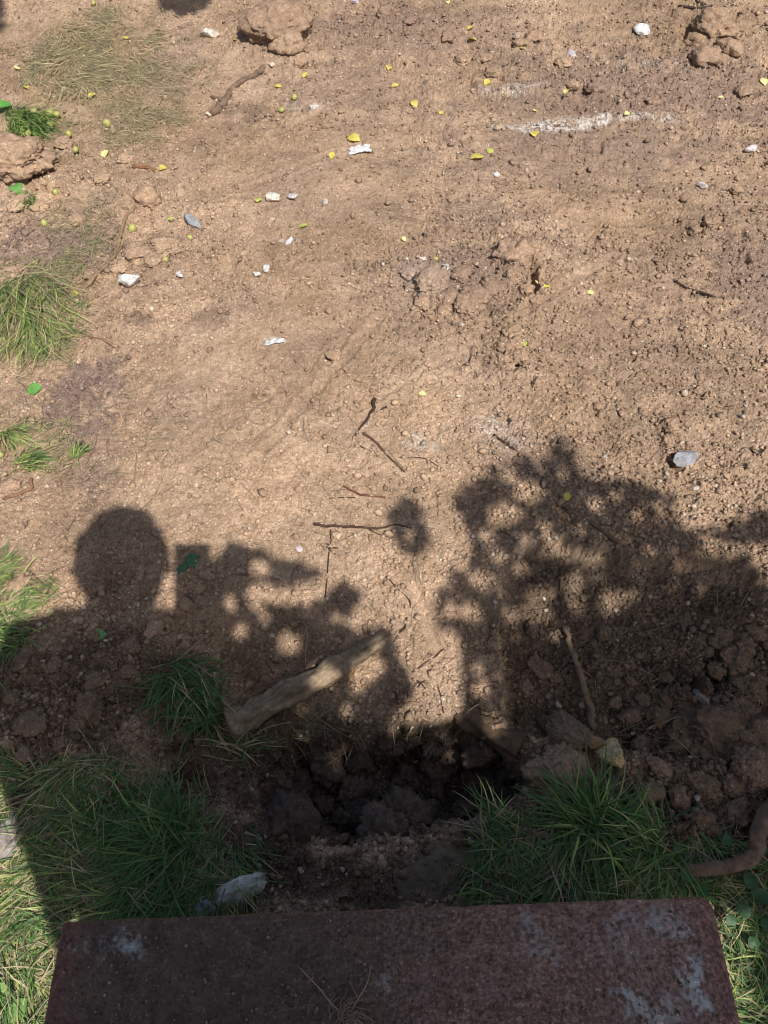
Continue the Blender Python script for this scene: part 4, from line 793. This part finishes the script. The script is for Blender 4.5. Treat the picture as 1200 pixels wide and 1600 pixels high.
GAPS = [(880,742,7,6),(930,788,6,5),(760,838,8,7),(962,776,5,5),(1030,796,6,5),(850,822,5,6),(775,868,7,8),(812,892,6,6),(780,988,6,6),(862,928,5,6),(932,902,5,5),(986,932,4,4),(720,880,5,5),(1010,860,6,4),(1060,880,5,4),(905,832,7,4),(640,838,5,9),(700,990,5,6),(440,930,5,4),(525,965,5,5),(585,1010,5,5),(395,930,6,5),(1178,1560,10,18),(1190,1490,7,7),(785,805,21,14),(826,768,19,15),(795,742,9,9),(755,907,15,13),(737,957,14,15),(835,932,11,9),(842,960,19,11),(800,962,9,8),(895,912,15,15),(902,945,9,7),(955,940,18,17),(866,855,13,12),(890,866,14,10),(925,876,16,9),(822,845,7,7),
 (866,993,8,6),(702,955,5,8),(745,1045,6,7),(750,1075,8,8),(765,1128,12,10),(990,805,5,5),(1092,920,5,4),(407,888,11,10),(412,963,6,7),(452,1006,15,14),(361,943,5,14),(374,988,7,10),(500,1055,22,17),(574,1043,23,19),(557,1074,9,11),
 (470,1110,6,6),(542,1112,6,6),(525,1180,12,11),(500,1230,8,8),(508,1260,13,13),(225,1582,12,22),(282,1576,20,22),(1008,1510,13,10),(604,1542,9,11),(1130,1498,11,13),(1092,1408,8,6)]
def leafset(px, py, tmin, tmax, size, seed):
    r_ = np.random.default_rng(seed); n = len(px); x, y, z = ground(px, py)
    on = (py > 1405) & (px > 90) & (px < 1165); xs, ys_ = P(px, py, SLAB_Z); x = np.where(on, xs, x); y = np.where(on, ys_, y); z = np.where(on, SLAB_Z, z)
    c = np.stack([x, y, z], 1)+SUN*r_.uniform(tmin, tmax, n)[:, None]
    L_ = size*r_.uniform(.75, 1.2, n); W = L_*r_.uniform(.6, .75, n)
    nr = np.stack([r_.normal(.15, .38, n), r_.normal(-.25, .38, n), np.ones(n)], 1); nr /= np.linalg.norm(nr, axis=1)[:,None]
    a = r_.normal(size=(n,3)); a -= (a*nr).sum(1)[:,None]*nr; a /= np.linalg.norm(a, axis=1)[:,None]; b = np.cross(nr, a)
    prof = [(-.5,0,0),(-.25,.42,.06),(.12,.5,.08),(.5,0,-.04),(.12,-.5,.08),(-.25,-.42,.06)]
    V = np.stack([c+a*(L_*u)[:,None]+b*(W*v)[:,None]+nr*(L_*w)[:,None] for u,v,w in prof], 1)
    i = np.arange(n)[:,None]*6; Q = np.vstack([i+[0,1,2,3], i+[0,3,4,5]])
    cc = np.repeat(np.where(r_.random((n,1)) < .04, lin((200,190,60)), lin((78,112,44)))*r_.uniform(.7,1.2,(n,1)), 6, 0)
    return V.reshape(-1,3), Q, cc, c
def shade_points(poly, n, seed, inner=1, gapm=6.5):
    r_ = np.random.default_rng(seed); pa = np.array(poly); X_ = r_.uniform(pa[:,0].min(), pa[:,0].max(), n*4); Y_ = r_.uniform(pa[:,1].min(), pa[:,1].max(), n*4)
    ok = poly_sd(X_, Y_, poly) < -inner+9*noise(X_*.05, Y_*.05, 3)+6*noise(X_*.13, Y_*.13, 4)
    for gx, gy, rx, ry in GAPS: ok &= ((X_-gx)/(rx+gapm))**2+((Y_-gy)/(ry+gapm))**2 > 1
    return X_[ok][:n], Y_[ok][:n]
def limb(pts, r0, r1, seed): 
    path = spline(pts, 40); return tube(path, np.linspace(r0, r1, len(path)), 10, seed, .15)
def tree(trunk_pts, r0, limbs, leaves, label):
    root = empty('fruit_tree', tuple(trunk_pts[0])); o0 = np.array(trunk_pts[0], float)
    def wood(name, pts, a, b, seed, par):
        V, Q, T3 = limb(np.array(pts)-o0, a, b, seed); return mesh_np(name, V, [Q, T3], M_bark, par, np.clip(lin((96,82,70))*(1+.3*noise(V[:,0]*20, V[:,2]*9, 3))[:,None], .01, .9), True)
    tr = wood('trunk', trunk_pts, r0, r0*.55, 1, root)
    for j, (pts, a, b) in enumerate(limbs): wood('limb', pts, a, b, j+2, tr)
    Vs=[];Qs=[];Cs=[];k=0
    for V,Q,cc,_ in leaves: Vs.append(V);Qs.append(Q+k);Cs.append(cc);k+=len(V)
    mesh_np('crown', np.vstack(Vs)-o0, np.vstack(Qs), M_leaf, root, np.vstack(Cs)); tag(root, label, 'tree', 'fruit trees around the yard')
LS = [leafset(*shade_points(SHADE[0], 22000, 1), 2.6, 3.6, .029, 11), leafset(*shade_points(SHADE[1], 330, 2, 3, 6), 2.8, 3.4, .028, 12), leafset(*shade_points(SHADE[2], 15000, 3), 2.5, 3.3, .028, 13)]
def S(px, py, t): return toward_sun(G(px, py), t)
tree([(3.1,-1.5,-.05),(3.05,-1.6,1.2),(2.9,-1.7,2.4),(2.6,-1.6,3.3)], .13,
     [([(2.6,-1.6,3.3),S(1190,1180,4.3),S(1090,1050,4.2),S(1040,960,4.1),S(980,850,4.0)], .045, .007), ([(2.75,-1.65,2.9),S(1150,1330,4.),S(900,1150,4.0),S(790,1000,3.9),S(730,930,3.8)], .05, .006),
      ([S(1150,1330,4.),S(880,1350,3.9),S(620,1250,3.8),S(480,1130,3.8),S(430,1060,3.7)], .03, .006), ([(2.6,-1.6,3.3),(2.2,-2.2,4.3),(1.5,-2.7,5.2)], .05,.01), ([(2.6,-1.6,3.3),S(1400,1300,4.6),S(1350,1100,4.8)], .04,.01)],
     LS, 'leafy fruit tree whose dappled shade covers the right half of the ground')
r_ = np.random.default_rng(21); pts = []
for cx, cy, rx, ry, n in ((287,-2,38,26,260),(-8,22,14,30,90),(262,-60,60,30,80),(330,-90,110,40,160),(500,-150,180,50,200),(30,-90,120,60,120)):
    a = r_.uniform(0,6.28,n); q = np.sqrt(r_.random(n)); pts.append(np.stack([cx+q*rx*np.cos(a), cy+q*ry*np.sin(a)],1))
pts = np.vstack(pts); L2 = leafset(pts[:,0], pts[:,1], 3.4, 4.4, .046, 31)
tree([(.9,5.2,0),(.85,5.1,1.2),(.8,4.8,2.4),(.75,4.3,3.1)], .11, [([(.75,4.3,3.1),(.5,3.0,3.6),(.3,2.0,3.6),(.12,1.5,3.4)], .03, .005), ([(.75,4.3,3.1),(1.1,3.4,3.9),(1.2,2.6,4.2)],.03,.008)], [L2], 'second fruit tree whose branch tips shade the top left edge')

# ---------------------------------------------------------------- the person taking the photograph: real body behind the camera
def skinned(name, verts, edges, radii, m, parent, sub=2, root=0, mats=None):
    me = bpy.data.meshes.new(name); me.from_pydata([tuple(map(float, v)) for v in verts], edges, []); o = bpy.data.objects.new(name, me); C.objects.link(o)
    if parent: o.parent = parent
    sk = o.modifiers.new('skin', 'SKIN'); sk.use_smooth_shade = True
    for i, r in enumerate(radii):
        rr = r if isinstance(r, tuple) else (r, r); me.skin_vertices[0].data[i].radius = rr
    me.skin_vertices[0].data[root].use_root = True
    sb = o.modifiers.new('sub', 'SUBSURF'); sb.levels = sb.render_levels = sub; me.materials.append(m); return o
FLOOR = SLAB_Z
per = empty('person', (-.04,-.42,FLOOR)); o0 = np.array([-.04,-.42,FLOOR])
hd = np.array([.022,-.29,1.985]); nk = np.array([-.012,-.355,1.82]); shl = np.array([-.215,-.37,1.755]); shr = np.array([.165,-.36,1.745])
elr = S(338,1120,1.9); hndr = np.array([.040,-.070,1.415]); wrr = S(312,992,1.82)
ell = S(28,1180,1.80); wrl = S(76,1340,1.50); hnl = S(96,1425,1.38)
J = [(-.04,-.42,1.28),(-.04,-.41,1.42),(-.035,-.40,1.58),(-.03,-.385,1.70),nk,(.005,-.33,1.885),hd,(.03,-.28,2.065),
     shl,ell,wrl,hnl, shr,elr,wrr,hndr, (-.13,-.42,1.22),(-.14,-.41,.83),(-.15,-.45,.43),(-.155,-.36,.385), (.05,-.42,1.22),(.06,-.41,.83),(.07,-.45,.43),(.075,-.36,.385)]
Ed = [(0,1),(1,2),(2,3),(3,4),(4,5),(5,6),(6,7),(3,8),(8,9),(9,10),(10,11),(3,12),(12,13),(13,14),(14,15),(0,16),(16,17),(17,18),(18,19),(0,20),(20,21),(21,22),(22,23)]
Rd = [(.15,.11),(.135,.10),(.15,.11),(.12,.09),.066,(.08,.085),(.10,.11),(.08,.09),.066,.050,.034,(.042,.022),.066,.052,.042,(.045,.026),.085,.058,.042,.038,.085,.058,.042,.038]
def finger(base, d, L_, curl, ax):
    pts = [np.array(base)]; d = np.array(d, float); d /= np.linalg.norm(d)
    for k in range(3):
        pts.append(pts[-1]+d*L_*(.45,.32,.23)[k]); c, s_ = math.cos(curl), math.sin(curl); d = d*c+np.cross(ax, d)*s_+np.array(ax)*np.dot(ax, d)*(1-c)
    return pts
def add_finger(root, pts, r0):
    k = len(J); J.extend(pts); Rd.extend([r0, r0*.95, r0*.9, r0*.75]); Ed.append((root, k)); Ed.extend([(k,k+1),(k+1,k+2),(k+2,k+3)])
for j, (off, L_) in enumerate(((-.024,.07),(-.008,.078),(.008,.072),(.022,.058))):
    add_finger(11, finger(hnl+np.array([0,off,-.03]), (0,.1*off*10,-1), L_, .25, np.array([0,1.,0])), .0085)
add_finger(11, finger(hnl+np.array([.015,.03,.03]), (.3,.5,-.8), .055, .2, np.array([0,1.,0])), .010)
for j, (off, L_) in enumerate(((.03,.066),(.012,.074),(-.006,.070),(-.024,.056))):   # fingers curled behind the phone
    add_finger(15, finger(hndr+uv*off+np.array([.012,0,0])-fv*.0+fv*.012, (-.8,0,0)+.3*fv, L_, .25, -uv), .0085)
add_finger(15, finger(hndr+uv*.03-fv*.02+np.array([.01,0,0]), np.array([-.5,0,0])+uv*.6-fv*.2, .055, .25, uv), .010)
J = [np.array(v)-o0 for v in J]
body = skinned('body', J, Ed, Rd, M_skin, per)
# head details: face features on the head
hl = hd-o0
def ell_mesh(name, c, s, m, parent, sub=4, amp=.0, freq=3, rot=0, cut=None):
    V, T = ICO[sub]; V = V*(1+amp*n3(V, freq, 4))[:, None]
    if cut is not None: V = np.where((V[:,2] < cut)[:,None], V*[1,1,0]+[0,0,cut], V)
    V = V*np.array(s); ca, sa = math.cos(rot), math.sin(rot); V = V@np.array([[1,0,0],[0,ca,sa],[0,-sa,ca]]); return mesh_np(name, V+c, T, m, parent, smoothf=True)
M_eye = mat('eye_white', col=(.7,.7,.68), var=0, rough_=.2); M_lip = mat('lips', col=(.42,.17,.14), var=.1, rough_=.4)
hair = ell_mesh('hair', hl+np.array([0,-.015,.035]), (.101,.118,.126), M_hair, body, 5, .11, 6, -.2, -.25)
for s_ in (-1, 1):
    ell_mesh('ear', hl+np.array([s_*.094,-.005,-.015]), (.010,.018,.028), M_skin, body, 3); e = ell_mesh('eye', hl+np.array([s_*.032,.103,.0]), (.014,.009,.009), M_eye, body, 3)
    ell_mesh('iris', hl+np.array([s_*.032,.1115,-.001]), (.005,.003,.005), M_hair, e, 2)
ell_mesh('nose', hl+np.array([0,.114,-.03]), (.014,.02,.024), M_skin, body, 3); ell_mesh('mouth', hl+np.array([0,.100,-.066]), (.026,.012,.008), M_lip, body, 3)
sh_i = [(0,1),(1,2),(2,3),(3,4),(3,5),(5,6),(3,7),(7,8)]
sv = [(-.04,-.42,1.16),(-.04,-.42,1.30),(-.04,-.405,1.46),(-.033,-.395,1.66),(-.028,-.375,1.765),shl,shl*.35+ell*.65,shr,shr*.35+np.array(elr)*.65]
skinned('shirt', [np.array(v)-o0 for v in sv], sh_i, [(.235,.14),(.225,.13),(.20,.13),(.165,.115),(.085,.08),.082,.075,.080,.072], M_shirt, body)
tv = [(-.04,-.42,1.26),(-.13,-.42,1.16),(-.14,-.41,.83),(-.15,-.44,.47),(.05,-.42,1.16),(.06,-.41,.83),(.07,-.44,.47)]
skinned('trousers', [np.array(v)-o0 for v in tv], [(0,1),(1,2),(2,3),(0,4),(4,5),(5,6)], [(.165,.12),.108,.085,.075,.108,.085,.075], M_trouser, body)
for s_ in (-.155,.075): ell_mesh('shoe', np.array([s_,-.36,FLOOR+.002])-o0, (.05,.14,.085), M_shoe, body, 4, .05, 2, 0, 0.0)
tag(per, 'person standing on the doorstep holding up a phone, seen only by their shadow', 'person')
# phone in the hand, lens beside the camera point, tilted as the picture is
ph = empty('phone', tuple(np.array([.0225,0,CAM_H])-uv*.055-fv*.010)); ph.rotation_euler = cam_o.rotation_euler
def box_mesh(name, s, c, m, parent, bev):
    bm = bmesh.new(); bmesh.ops.create_cube(bm, size=1); 
    for v in bm.verts: v.co = Vector((v.co.x*s[0]+c[0], v.co.y*s[1]+c[1], v.co.z*s[2]+c[2]))
    es = [e for e in bm.edges if abs(e.verts[0].co.z-e.verts[1].co.z) > s[2]*.5]
    bmesh.ops.bevel(bm, geom=es, offset=bev, segments=6, affect='EDGES', profile=.5)
    me = bpy.data.meshes.new(name); bm.to_mesh(me); bm.free(); me.materials.append(m); o = bpy.data.objects.new(name, me); C.objects.link(o); o.parent = parent; return o
box_mesh('case', (.080,.158,.009), (.004,.003,.0045), M_phone, ph, .010); box_mesh('screen', (.068,.144,.0006), (0,0,.0084), M_glass, ph, .008)
box_mesh('lens', (.014,.014,.0012), (.018,.054,-.0008), M_glass, ph, .006)
tag(ph, 'dark mobile phone held upright by the person, its shadow beside the head', 'phone')
